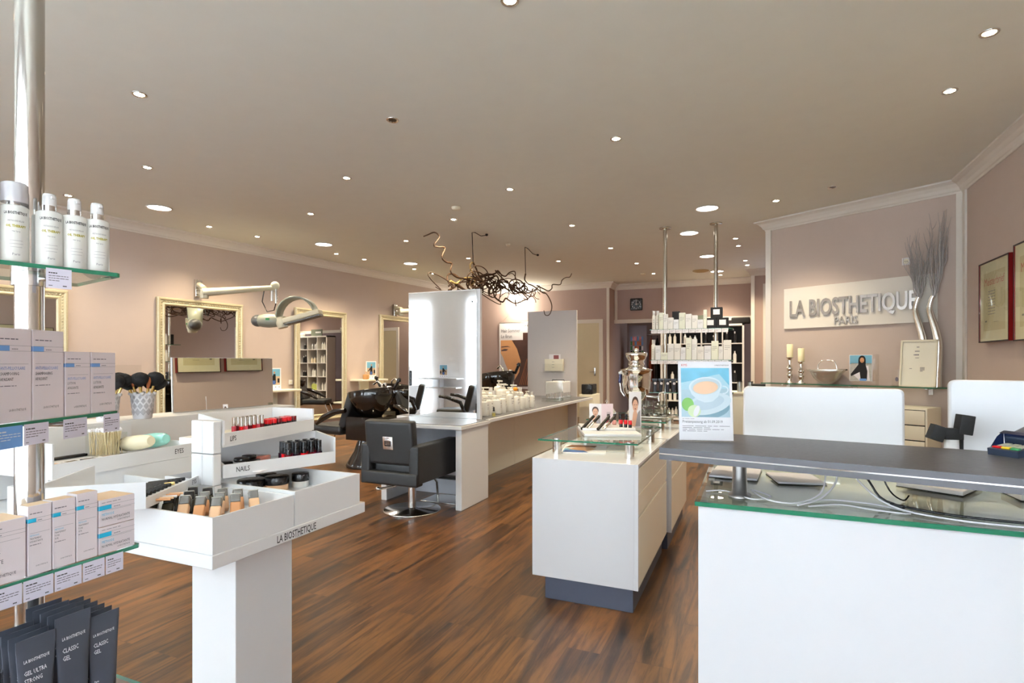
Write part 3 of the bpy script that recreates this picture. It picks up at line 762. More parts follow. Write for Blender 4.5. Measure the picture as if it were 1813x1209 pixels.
# ---------------------------------------------------------------- backwash units
def backwash(loc, rz, label):
    """faces local +x ; basin behind at -x"""
    t = thing('backwash_chair', label, 'wash chair', loc, rz, group='black backwash units')
    m = MB(pm('glossy black shell', rgb(24, 19, 17), 0.09, spec=0.7, var=0.05)); m.lathe([(0.26, 0), (0.27, 0.02), (0.25, 0.06), (0.16, 0.20), (0.11, 0.34), (0.10, 0.52), (0.14, 0.62)], 24, (-0.30, 0, 0), sx=1.0, sy=0.85); fin(m, 'pedestal', t)
    m = MB(LEATHER); m.box(-0.08, 0.46, -0.23, 0.23, 0.40, 0.52, 0.05, 3); fin(m, 'seat', t)
    m = MB(LEATHER); m.M = T(-0.06, 0, 0.50, ry=-22); m.box(-0.06, 0.05, -0.21, 0.21, 0.0, 0.46, 0.04, 3); fin(m, 'backrest', t)
    for s_ in (-1, 1):
        m = MB(pm('glossy black shell', rgb(24, 19, 17), 0.09)); m.tube([(-0.20, s_ * 0.25, 0.72), (-0.05, s_ * 0.28, 0.70), (0.15, s_ * 0.28, 0.62), (0.30, s_ * 0.27, 0.53)], [0.03, 0.04, 0.04, 0.02], 10); fin(m, 'armrest', t)
    m = MB(CERAMIC)
    m.M = T(-0.42, 0, 0.62, ry=8)
    m.lathe([(0.10, 0.0), (0.2, 0.10), (0.27, 0.24), (0.285, 0.34), (0.275, 0.35), (0.255, 0.33), (0.2, 0.2), (0.1, 0.14), (0.0001, 0.13)], 28, sx=1.1, sy=0.9)
    fin(m, 'basin', t)
    m = MB(pm('glossy black shell', rgb(24, 19, 17), 0.09)); m.prism([(-0.62, -0.2), (-0.2, -0.24), (-0.2, 0.24), (-0.62, 0.2)], 0.36, 0.64); fin(m, 'side_shell', t)
    m = MB(POLISH); m.tube([(-0.62, 0.05, 0.93), (-0.62, 0.05, 1.04), (-0.55, 0.05, 1.08), (-0.48, 0.05, 1.04)], 0.012, 8); m.box(-0.66, -0.60, -0.09, -0.05, 0.94, 1.02, 0.01); fin(m, 'tap', t)
    m = MB(BLACK); m.M = T(-0.62, -0.16, 0.97, ry=-35); m.cyl(0, 0, 0, 0.14, 0.02, 10); m.cyl(0, 0, 0.14, 0.17, 0.032, 12, 0.02); fin(m, 'hand_shower', t)
    m = MB(CHROME)
    for s_ in (-1, 1): m.tube([(0.42, s_ * 0.16, 0.42), (0.50, s_ * 0.16, 0.22), (0.52, s_ * 0.16, 0.20), (0.72, s_ * 0.16, 0.20)], 0.012, 8)
    m.box(0.52, 0.74, -0.18, 0.18, 0.19, 0.205); fin(m, 'leg_rest', t)
    m = MB(CHROME); m.cyl(0.62, 0, 0.03, 0.19, 0.014, 10); m.lathe([(0.12, 0), (0.1, 0.02), (0.02, 0.03)], 20, (0.62, 0, 0)); fin(m, 'rest_foot', t)
    return t
backwash((-4.75, 5.75, 0), 172, 'black backwash chair facing left with basin, behind the styling chair')
backwash((-4.22, 6.55, 0), -14, 'black backwash chair with glossy arms facing the counter, directly behind the styling chair')
backwash((-5.45, 9.3, 0), 150, 'black backwash chair seen beside the farthest framed mirror')
ub = backwash((-4.28, 8.62, 0), 150, 'black backwash basin seen above the bottles in front of the hair poster'); ub.scale = (1.16, 1.16, 1.17)
backwash((-6.3, 8.15, 0), 172, 'black wash chair farthest left, in front of the cube shelf mirror') if False else None

# chairs / furniture in the front-left corner, which the mirror panel reflects
def salon_chair(loc, rz, label):
    t = thing('armchair', label, 'chair', loc, rz, group='black salon chairs by the shop windows')
    m = MB(LEATHER); m.box(-0.25, 0.25, -0.25, 0.27, 0.40, 0.52, 0.05, 3); fin(m, 'seat', t)
    m = MB(LEATHER); m.M = T(0, -0.24, 0.48, rx=14); m.box(-0.23, 0.23, -0.06, 0.05, 0, 0.46, 0.05, 3); fin(m, 'backrest', t)
    for s_ in (-1, 1):
        m = MB(BLACK); m.tube([(s_ * 0.27, -0.24, 0.48), (s_ * 0.29, -0.18, 0.64), (s_ * 0.29, 0.05, 0.72), (s_ * 0.29, 0.2, 0.74)], [0.03, 0.035, 0.03, 0.025], 8); fin(m, 'armrest', t)
    m = MB(CHROME); m.cyl(0, 0, 0.02, 0.4, 0.03); m.lathe([(0.26, 0), (0.25, 0.015), (0.05, 0.03)], 32); fin(m, 'base', t)
    return t
salon_chair((-4.72, 1.25, 0), 80, 'black salon chair by the shop window, seen in the mirror panel, right one')
salon_chair((-5.75, 1.35, 0), 60, 'black salon chair at the left wall, seen in the mirror panel, left one')
t = thing('styling_console', 'white console shelf with papers between the shop windows, seen in the mirror', 'console', (-6.85, -1.99, 0.0))
m = MB(WHITE); m.box(-0.5, 0.55, 0.0, 0.36, 0.92, 0.95, 0.003, 1); fin(m, 'upper_board', t)
m = MB(WHITE); m.box(-0.45, 0.5, 0.0, 0.30, 0.70, 0.73, 0.003, 1); fin(m, 'lower_board', t)
m = MB(WHITE); m.box(-0.06, 0.0, 0.0, 0.2, 0.0, 0.92); fin(m, 'support', t)
m = MB(); m.M = T(rz=180) @ FR ; photo_card(m, 0.24, 0.32, 0.0); fin(m, 'photo_card', label='photo card with a portrait on the console between the shop windows', cat='photo card', loc=(-6.75, -1.80, 0.951), group='photo cards on the wall shelves')
t = thing('drawer_chest', 'white chest of drawers by the front left window, seen in the mirror panel', 'chest', (-7.55, -1.2, 0))
m = MB(WHITE); m.box(-0.35, 0.35, -0.3, 0.3, 0, 0.78, 0.004); fin(m, 'body', t)
for k in range(3): m = MB(WHITE); m.box(-0.33, 0.33, 0.3, 0.318, 0.04 + k * 0.25, 0.26 + k * 0.25, 0.003); fin(m, 'drawer', t)
m = MB(BLACK); m.box(-0.07, 0.07, -0.05, 0.05, 0, 0.35, 0.02); m.cyl(0, 0, 0.35, 0.44, 0.025); fin(m, 'speaker_box', label='black column box on the white chest of drawers, seen in the mirror', cat='box', loc=(-7.3, -1.15, 0.781))
# ---------------------------------------------------------------- twig chandelier
t = thing('twig_chandelier', 'dark twisted corkscrew willow twig chandelier hanging from the ceiling', 'chandelier', (-3.5, 7.8, 2.5))
q = random.Random(11)
TW = {
'left_curl': [(-3.87, 6.12, 2.93), (-3.82, 6.14, 2.95), (-3.8, 6.28, 3.01), (-3.79, 6.38, 2.97), (-3.8, 6.26, 2.84), (-3.79, 6.34, 2.83), (-3.78, 6.51, 2.85), (-3.78, 6.43, 2.71), (-3.77, 6.53, 2.66), (-3.76, 6.66, 2.66), (-3.76, 6.63, 2.55), (-3.74, 6.76, 2.49), (-3.71, 6.94, 2.49), (-3.68, 7.14, 2.48)],
'right_curl': [(-3.27, 8.65, 2.59), (-3.21, 8.83, 2.55), (-3.17, 8.94, 2.53), (-3.14, 9.03, 2.58), (-3.13, 9.04, 2.65), (-3.06, 9.24, 2.67), (-3.04, 9.28, 2.75), (-3.0, 9.38, 2.81), (-2.96, 9.48, 2.83), (-2.94, 9.53, 2.9)],
'hook': [(-3.34, 8.44, 2.59), (-3.24, 8.4, 2.55), (-3.12, 8.42, 2.46), (-3.01, 8.39, 2.41), (-2.97, 8.51, 2.28), (-2.97, 8.53, 2.17), (-2.99, 8.47, 2.08), (-3.02, 8.37, 2.07), (-3.03, 8.33, 2.14)],
'bowl': [(-3.59, 7.54, 2.47), (-3.58, 7.61, 2.4), (-3.57, 7.65, 2.3), (-3.52, 7.81, 2.24), (-3.5, 7.89, 2.31), (-3.48, 7.99, 2.28), (-3.44, 8.14, 2.25), (-3.38, 8.32, 2.31), (-3.33, 8.49, 2.39), (-3.31, 8.55, 2.53)],
'tip': [(-3.44, 8.14, 2.31), (-3.44, 8.14, 2.25), (-3.43, 8.15, 2.20)],
'top': [(-3.66, 7.23, 2.54), (-3.62, 7.44, 2.6), (-3.57, 7.65, 2.66), (-3.55, 7.71, 2.71), (-3.53, 7.8, 2.66), (-3.5, 7.89, 2.65), (-3.48, 7.99, 2.72), (-3.44, 8.12, 2.75), (-3.44, 8.12, 2.64)],
'cream': [(-3.68, 7.12, 2.75), (-3.69, 7.07, 2.71), (-3.69, 7.1, 2.63), (-3.66, 7.21, 2.56), (-3.63, 7.36, 2.51)],
'lowleft': [(-3.76, 6.62, 2.42), (-3.74, 6.76, 2.4), (-3.73, 6.86, 2.47), (-3.7, 7.04, 2.52), (-3.67, 7.17, 2.51), (-3.68, 7.12, 2.43), (-3.7, 7.01, 2.43)],
'll2': [(-3.77, 6.59, 2.29), (-3.75, 6.73, 2.35), (-3.73, 6.86, 2.43), (-3.67, 7.17, 2.48)],
'stick': [(-3.68, 7.14, 2.75), (-3.67, 7.21, 2.68), (-3.65, 7.3, 2.56), (-3.62, 7.4, 2.5)],
'st2': [(-3.36, 8.37, 2.75), (-3.37, 8.36, 2.65), (-3.34, 8.44, 2.59)]}
def smooth_path(p, k=4):
    p = [Vector(a) for a in p]; out = []
    for i in range(len(p) - 1):
        a = p[max(i - 1, 0)]; b = p[i]; c = p[i + 1]; d = p[min(i + 2, len(p) - 1)]
        for j in range(k):
            u = j / k
            out.append(0.5 * ((2 * b) + (c - a) * u + (2 * a - 5 * b + 4 * c - d) * u * u + (3 * b - a - 3 * c + d) * u ** 3))
    out.append(p[-1]); return out
for nm, p in TW.items():
    sp = smooth_path(p); n_ = len(sp)
    r0, r1 = (0.011, 0.006) if nm in ('left_curl', 'right_curl', 'hook') else (0.014, 0.008)
    if nm in ('left_curl',): r0, r1 = 0.008, 0.013
    m = MB(pm('peeled pale twig', rgb(206, 178, 116), 0.6, var=0.1) if nm in ('cream', 'lowleft') else WOODB); m.tube(sp, [r0 + (r1 - r0) * i / (n_ - 1) for i in range(n_)], 6)
    fin(m, 'twig', t, world=True)
A0, A1 = Vector((-3.76, 6.70, 2.42)), Vector((-3.22, 8.80, 2.55))
for k in range(26):
    u = q.uniform(0.02, 0.75); L_ = q.uniform(0.25, 0.55)
    p = A0.lerp(A1, u) + Vector((q.uniform(-.15, .15), 0, q.uniform(-.09, .09)))
    d = Vector((q.uniform(-.35, .35), 1, q.uniform(-.3, .3))).normalized() * q.choice((1, 1, -1))
    pts = [p.copy()]; ph = q.uniform(0, 6.28); ph2 = q.uniform(0, 6.28); rr = q.uniform(.05, .11); fq = q.uniform(1.6, 3.2)
    n_ = 18
    for i in range(1, n_ + 1):
        a = ph + i / n_ * fq * 2 * math.pi * 0.8
        c_ = p + d * (L_ * 2.0 * i / n_)
        c_.z = 0.6 * c_.z + 0.4 * A0.lerp(A1, u).z
        pts.append(c_ + Vector((rr * math.cos(a + ph2), rr * 0.8 * math.sin(a * 1.3), rr * math.sin(a))))
    m = MB(WOODB); m.tube(smooth_path(pts, 2), [0.013 * (1 - 0.6 * i / (2 * n_)) for i in range(2 * n_ + 1)], 5); fin(m, 'twig', t, world=True)
for (a, b, h) in (((-3.607, 6.902, CH), (-3.57, 7.36, CH), (-3.68, 7.14, 2.75)), ((-3.545, 8.923, CH), (-3.42, 9.09, CH), (-3.36, 8.37, 2.75))):
    a = Vector(a); b = Vector(b); h = Vector(h)
    a2 = Vector((h.x, h.y, CH)) ; a = Vector((h.x + 0.01, h.y - 0.05, CH))
    m = MB(BLACKM); m.tube([b - Vector((0, 0, .02)), b.lerp(a, .4) - Vector((0, 0, .05)), b.lerp(a, .8) - Vector((0, 0, .02)), a - Vector((0, 0, .03)), h.lerp(a, .5), h], 0.006, 6); m.ball(tuple(b - Vector((0, 0, .012))), 0.022, 10); fin(m, 'hanging_cable', t, world=True)

# ---------------------------------------------------------------- hair poster on the back wall + picture lamp
t = thing('hanging_poster', 'large hanging hair poster with a half face and brown hair on the back wall', 'poster', (-5.35, 12.86, 0.66))
W_, H_ = 1.06, 1.66
m = MB(PAPER); m.box(-W_ / 2, W_ / 2, 0, 0.01, 0, H_)
m.M = FR; z = 0.003
m.use(pm('poster pink', rgb(206, 150, 168), 0.5, var=0.2, scale=5)); m.rect(-0.49, 0.49, 0.06, 1.22, z)
m.use(pm('poster pale wall', rgb(200, 196, 196), 0.5, var=0.08, scale=4)); m.rect(-0.49, -0.05, 0.06, 0.9, z + .001); m.use(SKYBLUE); m.rect(0.36, 0.49, 0.35, 0.8, z + .001)
m.use(pm('poster skin', rgb(222, 164, 112), 0.5, var=0.12, scale=3)); m.poly([(-0.49, 1.22), (-0.05, 1.22), (0.08, 0.8), (0.06, 0.4), (-0.06, 0.22), (-0.2, 0.2), (-0.26, 0.36), (-0.30, 0.5), (-0.36, 0.62), (-0.42, 0.78), (-0.49, 0.9)], z + .002)
m.use(pm('poster lips', rgb(196, 74, 52), 0.5)); m.poly([(-0.24, 0.36), (-0.08, 0.40), (-0.1, 0.28), (-0.22, 0.27)], z + .003)
m.use(pm('poster dark hair', rgb(78, 48, 36), 0.5, var=0.35, scale=9)); m.poly([(-0.18, 1.22), (0.34, 1.22), (0.36, 0.9), (0.40, 0.6), (0.49, 0.06), (-0.12, 0.06), (-0.12, 0.2), (0.02, 0.42), (0.06, 0.7), (-0.04, 1.0)], z + .004)
m.rect(0.12, 0.49, 1.22, 1.40, z + .004)
m.use(pm('poster hair strand', rgb(160, 92, 52), 0.5)); 
for i in range(7): m.poly([(0.02 + .05 * i, 0.1), (0.04 + .05 * i, 0.1), (0.24 + .03 * i, 0.75 + .05 * (i % 3)), (0.225 + .03 * i, 0.75)], z + .005)
m.use(pm('poster eye', rgb(60, 44, 50), .5)); m.poly([(-0.47, 0.97), (-0.38, 1.0), (-0.28, 0.99), (-0.33, 0.955), (-0.47, 0.945)], z + .005); m.poly([(-0.47, 1.06), (-0.3, 1.075), (-0.2, 1.04), (-0.3, 1.055), (-0.47, 1.04)], z + .005)
m.use(INK); m.text('Hair Sommer', 0.12, -0.48, 1.42, z + .005, mat=INK, cond=.8); m.text('Le Brun', 0.12, -0.48, 1.28, z + .005, mat=INK, cond=.8); m.text('LA BIOSTHETIQUE', 0.055, 0.14, 1.56, z, mat=INKD)
fin(m, 'poster_sheet', t)
m = MB(CHROME); m.tube([(-W_ / 2, 0.005, H_), (W_ / 2, 0.005, H_)], 0.012, 8); fin(m, 'top_rail', t)
m = MB(pm('nylon cord', rgb(200, 190, 170), 0.6)); m.tube([(-W_ / 2 + .05, 0.005, H_), (0, 0.02, H_ + 0.5), (W_ / 2 - .05, 0.005, H_)], 0.004, 5); fin(m, 'cord', t)
t = thing('wall_lamp', 'glowing half round wall lamp high on the back wall behind the twig chandelier', 'wall lamp', (-5.33, 12.87, 2.92))
m = MB(CHROME); m.box(-0.06, 0.06, -0.01, 0.025, -0.08, 0.08, 0.008); fin(m, 'wall_plate', t)
m = MB(pm('lit opal glass', (1, 1, 1, 1), 0.3, emit=(1, 0.95, 0.82, 1), es=9.0)); m.lathe([(0.0001, -0.10), (0.10, -0.085), (0.17, -0.03), (0.19, 0.04), (0.18, 0.05), (0.0001, 0.045)], 24, (0, -0.2, 0), sy=0.9); fin(m, 'opal_shade', t)
l = bpy.data.lights.new('lamp_light', 'POINT'); l.energy = 22; l.color = (1, 0.88, 0.68); l.shadow_soft_size = 0.1
o = bpy.data.objects.new('lamp_light', l); C.objects.link(o); o.parent = t; o.location = (0, -0.28, -0.2)

# ---------------------------------------------------------------- front cabinets with glass tops
def cabinet(x0, x1, y0, y1, label, fronts):
    t = thing('drawer_cabinet', label, 'cabinet', ((x0 + x1) / 2, (y0 + y1) / 2, 0), group='white gloss drawer cabinets')
    gl = pm('white gloss lacquer', rgb(222, 224, 229), 0.16, spec=0.6, var=0.004, scale=2)
    m = MB(gl); m.box(x0, x1 - 0.02, y0, y1, 0.124, 0.776, 0.0015, 1); fin(m, 'cabinet_body', t, world=True)
    m = MB(PLINTH); m.box(x0 + 0.07, x1 - 0.03, y0 + 0.02, y1 - 0.02, 0.0, 0.124); fin(m, 'plinth', t, world=True)
    for k, (z0, z1) in enumerate(fronts):
        m = MB(pm('cream gloss front', rgb(232, 228, 214), 0.18, spec=0.6, var=0.006, scale=2)); m.box(x1 - 0.019, x1, y0 + 0.022, y1 - 0.002, z0, z1, 0.0015, 1); fin(m, 'drawer' if z1 - z0 < 0.2 else 'drawer_deep', t, world=True)
    m = MB(gl); m.box(x1 - 0.02, x1, y0, y0 + 0.02, 0.124, 0.776); m.box(x1 - 0.02, x1, y0 + 0.02, y1, 0.762, 0.776); fin(m, 'edge_trim', t, world=True)
    m = MB(BLACKM); m.box(x1 - 0.0199, x1 - 0.012, y0 + 0.02, y1, 0.126, 0.762); fin(m, 'shadow_gap', t, world=True)
    return t
cabinet(-1.12, -0.535, 2.89, 3.94, 'white gloss cabinet with anthracite plinth, the nearer one in the aisle', [(0.132, 0.492), (0.506, 0.616), (0.619, 0.748)])
cabinet(-1.10, -0.508, 3.98, 4.95, 'white gloss cabinet behind the nearer one, half hidden by the dark counter', [(0.132, 0.497), (0.509, 0.755)])
def glass_top(pts, posts, label):
    xs_ = [p[0] for p in pts]; ys_ = [p[1] for p in pts]
    t = thing('glass_riser', label, 'glass shelf', (sum(xs_) / len(xs_), sum(ys_) / len(ys_), 0.7765), group='raised glass tops on chrome posts')
    m = MB(); glass_plate(m, pts, 0.853, 0.862); fin(m, 'glass_top', t, world=True)
    for (x, y) in posts:
        m = MB(CHROME); m.cyl(x, y, 0.7765, 0.853, 0.026, 20); m.cyl(x, y, 0.862, 0.868, 0.026, 20); fin(m, 'chrome_post', t, world=True)
glass_top([(-1.135, 3.02), (-0.565, 3.04), (-0.565, 3.93), (-1.135, 3.93)], [(-1.035, 3.07), (-0.615, 3.07), (-1.06, 3.78), (-0.605, 3.70)], 'raised clear glass top on chrome posts with the makeup tester')
glass_top([(-1.19, 4.24), (-0.58, 4.24), (-0.58, 4.94), (-1.19, 4.94)], [(-1.10, 4.30), (-0.63, 4.33), (-1.10, 4.86), (-0.63, 4.86)], 'raised clear glass top carrying the samovar and glasses')
# magazine
m = MB(PAPER); m.M = T() @ Matrix.Diagonal((1, 1.6, 1, 1)); m.box(-0.13, 0.13, -0.10, 0.10, 0, 0.004)
m.use(SKYBLUE); m.rect(-0.12, 0.0, -0.09, 0.0, 0.0045); m.use(SKIN1); m.poly([(-0.10, -0.02), (0.02, -0.06), (0.07, 0.0), (0.0, 0.05), (-0.05, 0.03)], 0.005); m.use(pm('picture brown hair', rgb(120, 76, 46), 0.5)); m.poly([(-0.12, 0.02), (-0.02, 0.04), (0.06, 0.03), (0.07, 0.08), (-0.09, 0.09)], 0.0055)
m.use(pm('picture denim', rgb(70, 100, 160), 0.6)); m.poly([(-0.12, -0.09), (0.03, -0.09), (0.0, -0.05), (-0.11, -0.04)], 0.0055)
fin(m, 'magazine', label='open fashion magazine lying on the white cabinet under the glass', cat='magazine', loc=(-0.93, 3.28, 0.7765), rz=12)
m = MB(pm('glossy brochure grey', rgb(214, 214, 210), 0.3)); m.box(-0.10, 0.10, -0.12, 0.12, 0, 0.003); fin(m, 'brochure', label='pale closed brochure under the raised glass beside the magazine', cat='brochure', loc=(-0.71, 3.36, 0.7765), rz=4)
# tester tray with mascaras
t = thing('makeup_tester', 'white angled makeup tester tray standing on the raised glass', 'tester tray', (-0.83, 3.46, 0.8625), 22)
m = MB(WHITE); m.box(-0.17, 0.17, -0.20, 0.22, 0, 0.018, 0.005); m.box(-0.165, 0.165, -0.05, 0.215, 0.018, 0.035, 0.005); fin(m, 'tray', t)
def tube_item(name, L_, r, mats, label, cat, group, M):
    m = MB(mats[0]); m.M = M; m.cyl(0, 0, 0, L_ * 0.5, r, 10); m.use(mats[1]); m.cyl(0, 0, L_ * 0.5, L_, r * 0.95, 10); m.M = Matrix()
    return fin(m, name, label=label, cat=cat, group=group, world=True)
for i in range(4):
    tube_item('mascara', 0.15, 0.010, (POLISH, BLACK) if i % 2 else (BLACK, BLACK), 'black mascara tube leaning on the tester tray, %s from the left' % ORD[i], 'mascara', 'mascaras on the tester tray', T(-0.97 + i * 0.033 + (0.03 if i > 1 else 0), 3.36 + 0.01 * i, 0.890, rz=-18, rx=-62))
for i in range(4):
    m = MB(DRED if i == 0 else pm('nude polish', rgb(190, 130, 120), 0.2)); m.box(-.012, .012, -.012, .012, 0, .03, .004); m.use(BLACK); m.cyl(0, 0, .03, .068, .009, 10)
    fin(m, 'nail_polish', label='black capped nail polish on the tester tray, %s from the left' % ORD[i], cat='nail polish', loc=(-0.86 + .035 * i, 3.60 + .02 * i, 0.898), group='black capped polishes on the tester tray')
for i in range(3):
    m = MB(BLACK); m.cyl(0, 0, 0, .02, .011, 10); m.use(RED); m.cyl(0, 0, .02, .045, .011, 10)
    fin(m, 'lip_jar', label='red lip colour jar on the tester tray, %s from the left' % ORD[i], cat='lip colour', loc=(-0.755 + .03 * i, 3.50 - .008 * i, 0.898), group='red lip colours on the tester tray')
def face_card(w_, h, label, loc, rz, fold=False):
    m = MB(PAPER); m.box(-w_ / 2, w_ / 2, 0, 0.003, 0, h)
    m.M = FR; z = 0.001
    m.use(pm('card skin', rgb(214, 168, 142), 0.5, var=0.06)); m.ell(0, h * .62, w_ * .22, h * .17, z + .001, 16); m.poly([(-w_ * .3, h * .05), (w_ * .28, h * .05), (w_ * .2, h * .35), (w_ * .08, h * .5), (-w_ * .1, h * .5), (-w_ * .18, h * .4)], z + .001)
    m.use(pm('card hair', rgb(74, 52, 44), 0.5)); m.ell(0, h * .70, w_ * .27, h * .17, z + .0005, 16)
    m.use(pm('card lace', rgb(150, 146, 150), 0.5, var=0.3, scale=200)); m.poly([(w_ * .0, h * .05), (w_ * .42, h * .05), (w_ * .4, h * .5), (w_ * .2, h * .42)], z + .002)
    m.use(DRED); m.ell(0, h * .53, w_ * .06, h * .012, z + .003, 10); m.use(INKD); m.ell(-w_ * .08, h * .64, w_ * .04, h * .01, z + .003, 8); m.ell(w_ * .08, h * .64, w_ * .04, h * .01, z + .003, 8)
    m.M = Matrix()
    if fold:
        m.use(pm('pink card', rgb(232, 212, 220), 0.5)); m.M = T(w_ / 2, 0, 0, rz=28); m.box(0, w_ * 1.0, 0, 0.003, 0, h); m.M = m.M @ FR; m.use(INK); m.lines(w_ * .45, w_ * .8, h * .6, 3, h * .06, h * .02, 0.001, 3); m.M = Matrix()
    return fin(m, 'photo_card', label=label, cat='photo card', loc=loc, rz=rz, group='standing face cards on the raised glass')
face_card(0.085, 0.155, 'folded pink and white face card on the left of the tester tray', (-1.0, 3.80, 0.8625), 5, True)
face_card(0.085, 0.245, 'tall portrait face card on the right of the tester tray, before the samovar', (-0.72, 3.78, 0.8625), 30)

# samovar
SX, SY, SZ = -0.885, 4.70, 0.8625
t = thing('samovar', 'polished silver samovar urn with handles and tap on the raised glass', 'samovar', (SX, SY, SZ))
m = MB(POLISH); m.lathe([(0.085, 0), (0.09, 0.015), (0.075, 0.03), (0.06, 0.06), (0.045, 0.10), (0.06, 0.13), (0.085, 0.16), (0.108, 0.20), (0.116, 0.26), (0.120, 0.33), (0.122, 0.37), (0.130, 0.378), (0.130, 0.386), (0.09, 0.395), (0.065, 0.405), (0.06, 0.42)], 40); fin(m, 'urn_body', t)
m = MB(POLISH); m.lathe([(0.06, 0.42), (0.07, 0.43), (0.06, 0.45), (0.075, 0.475), (0.088, 0.50), (0.092, 0.52), (0.086, 0.525), (0.07, 0.528), (0.0001, 0.53)], 32); m.ball((0, 0, 0.545), 0.02, 10); fin(m, 'crown', t)
for s_ in (-1,):
    m = MB(pm('dark blue handle grip', rgb(30, 32, 80), 0.3)); m.tube([(s_ * 0.135, 0, 0.345), (s_ * 0.14, 0, 0.27)], 0.012, 10); m.use(POLISH); m.tube([(s_ * 0.10, 0, 0.16), (s_ * 0.13, 0, 0.20), (s_ * 0.14, 0, 0.27)], 0.008, 8); m.tube([(s_ * 0.135, 0, 0.345), (s_ * 0.13, 0, 0.37), (s_ * 0.11, 0, 0.375)], 0.01, 8); m.use(WHITE); m.box(s_ * 0.135 - .015, s_ * 0.135 + .015, -.012, .012, 0.345, 0.365, .004); fin(m, 'handle', t)
m = MB(POLISH); m.tube([(0.09, -0.03, 0.165), (0.17, -0.05, 0.16), (0.20, -0.06, 0.165)], 0.011, 8); m.tube([(0.19, -0.056, 0.165), (0.195, -0.058, 0.125)], 0.01, 8); m.tube([(0.19, -0.056, 0.165), (0.20, -0.056, 0.195), (0.235, -0.06, 0.205)], 0.006, 6); fin(m, 'tap', t)
m = MB(SILVER); m.lathe([(0.0001, 0.004), (0.14, 0.004), (0.16, 0.012), (0.17, 0.014), (0.165, 0.004), (0.14, 0.0), (0.0001, 0.0)], 32, sx=1.15, sy=0.8); fin(m, 'serving_tray', label='oval silver tray with tea glasses beside the samovar', cat='tray', loc=(-0.73, 4.62, SZ + .0005))
gl0 = None; gi = 0
for ring, (rr, nn, zz) in enumerate(((0.105, 9, 0.0045), (0.045, 4, 0.0045), (0.08, 6, 0.072))):
    for k in range(nn):
        a = 2 * math.pi * k / nn + ring; p = (-0.73 + rr * math.cos(a) * 1.15, 4.62 + rr * math.sin(a) * .8, SZ + zz + .001)
        lab = 'clear tea glass on the silver tray, %s %s' % (ORD[k], ['in the outer ring', 'in the middle', 'stacked on top'][ring])
        if gl0 is None:
            gl0 = MB(GLASSC); gl0.lathe([(0.017, 0), (0.022, 0.005), (0.026, 0.06), (0.0245, 0.06), (0.02, 0.006), (0.0001, 0.006)], 16)
            gl0.use(POLISH); gl0.lathe([(0.0225, 0.012), (0.0235, 0.022), (0.0225, 0.012)], 16)
            gl0 = fin(gl0, 'tea_glass', label=lab, cat='glass', loc=p, group='tea glasses on the silver tray')
        else: dup(gl0, p, a * 57, lab)
t = thing('sugar_bowl', 'white bowl with wrapped sugar and small tongs left of the samovar', 'bowl', (-1.09, 4.50, SZ + .0005))
m = MB(BOTW); m.lathe([(0.03, 0), (0.07, 0.03), (0.075, 0.045), (0.068, 0.04), (0.0001, 0.03)], 24); fin(m, 'bowl', t)
m = MB(WHITEM); q = random.Random(5)
for i in range(22): m.ball((q.uniform(-.05, .05), q.uniform(-.05, .05), 0.045 + q.uniform(0, .015)), 0.011, 6)
fin(m, 'sugar_lumps', t, kind='stuff')
m = MB(POLISH); m.tube([(0.0, 0, 0.05), (0.0, 0, 0.12)], 0.004, 6); m.tube([(-.01, 0, 0.12), (0, 0, .14), (.01, 0, .12), (0, 0, .11)], 0.003, 6); fin(m, 'tongs', t)

# ---------------------------------------------------------------- pole display with glass shelves (middle)
PX_ = (-1.11, -0.44)
t = thing('pole_display', 'two chrome floor to ceiling poles carrying glass product shelves, behind the cabinets', 'display rack', (-0.78, 8.03, 0))
for x in PX_:
    m = MB(POLE); m.cyl(x, 8.03, 0.0, 3.185, 0.027, 20); m.lathe([(0.027, 3.185), (0.08, 3.187), (0.082, 3.198), (0.0001, 3.199)], 28, (x, 8.03, 0)); m.lathe([(0.08, 0.001), (0.08, 0.01), (0.027, 0.014)], 24, (x, 8.03, 0)); fin(m, 'chrome_pole', t, world=True)
SH = [(1.765, -1.29, -0.25), (1.345, -1.29, -0.25), (0.90, -1.29, -0.25)]
for k, (z, x0, x1) in enumerate(SH):
    m = MB(); glass_plate(m, [(x0, 7.83), (x1, 7.83), (x1 + 0.03, 7.9), (x1 + 0.03, 8.22), (x0, 8.22)], z - 0.01, z); s_ = fin(m, 'glass_shelf', t, world=True)
    m = MB(CHROME)
    for x in PX_: m.cyl(x, 8.03, z - 0.03, z - 0.012, 0.04, 16)
    fin(m, 'clamp', t, world=True)
    if k < 2:
        for j in range(12 if k == 0 else 12):
            xa = x0 + 0.02 + j * 0.083
            m = MB(PAPER); m.M = T(0, 7.826, 0) @ FR; m.rect(xa, xa + 0.078, z - 0.055, z - 0.005, 0); m.use(INK); m.lines(xa + .01, xa + .065, z - .022, 2, .012, .003, .0006, j); m.M = Matrix(); fin(m, 'price_tag', t, world=True)
def carton(w_, d, h, mat, lines_=True, seed=0, win=False):
    m = MB(mat); m.box(-w_ / 2, w_ / 2, -d / 2, d / 2, 0, h, 0.001, 1)
    m.M = T(0, -d / 2, 0) @ FR
    if lines_: m.use(INK); m.lines(-w_ * .35, w_ * .35, h * .7, 3, h * .09, h * .018, .0008, seed)
    if win: m.use(PAPER); m.rect(-w_ * .28, w_ * .28, h * .3, h * .8, .001)
    return m
q = random.Random(8)
tops = [('tall', .06, .26), ('tall', .06, .26), ('b', .07, .23), ('b', .07, .21), ('b', .09, .16), ('b', .09, .13), ('b', .10, .22), ('b', .10, .20), ('b', .09, .18), ('b', .09, .12), ('b', .055, .25)]
x = -1.27
tops = [(k, w_ * .83, h) for k, w_, h in tops]
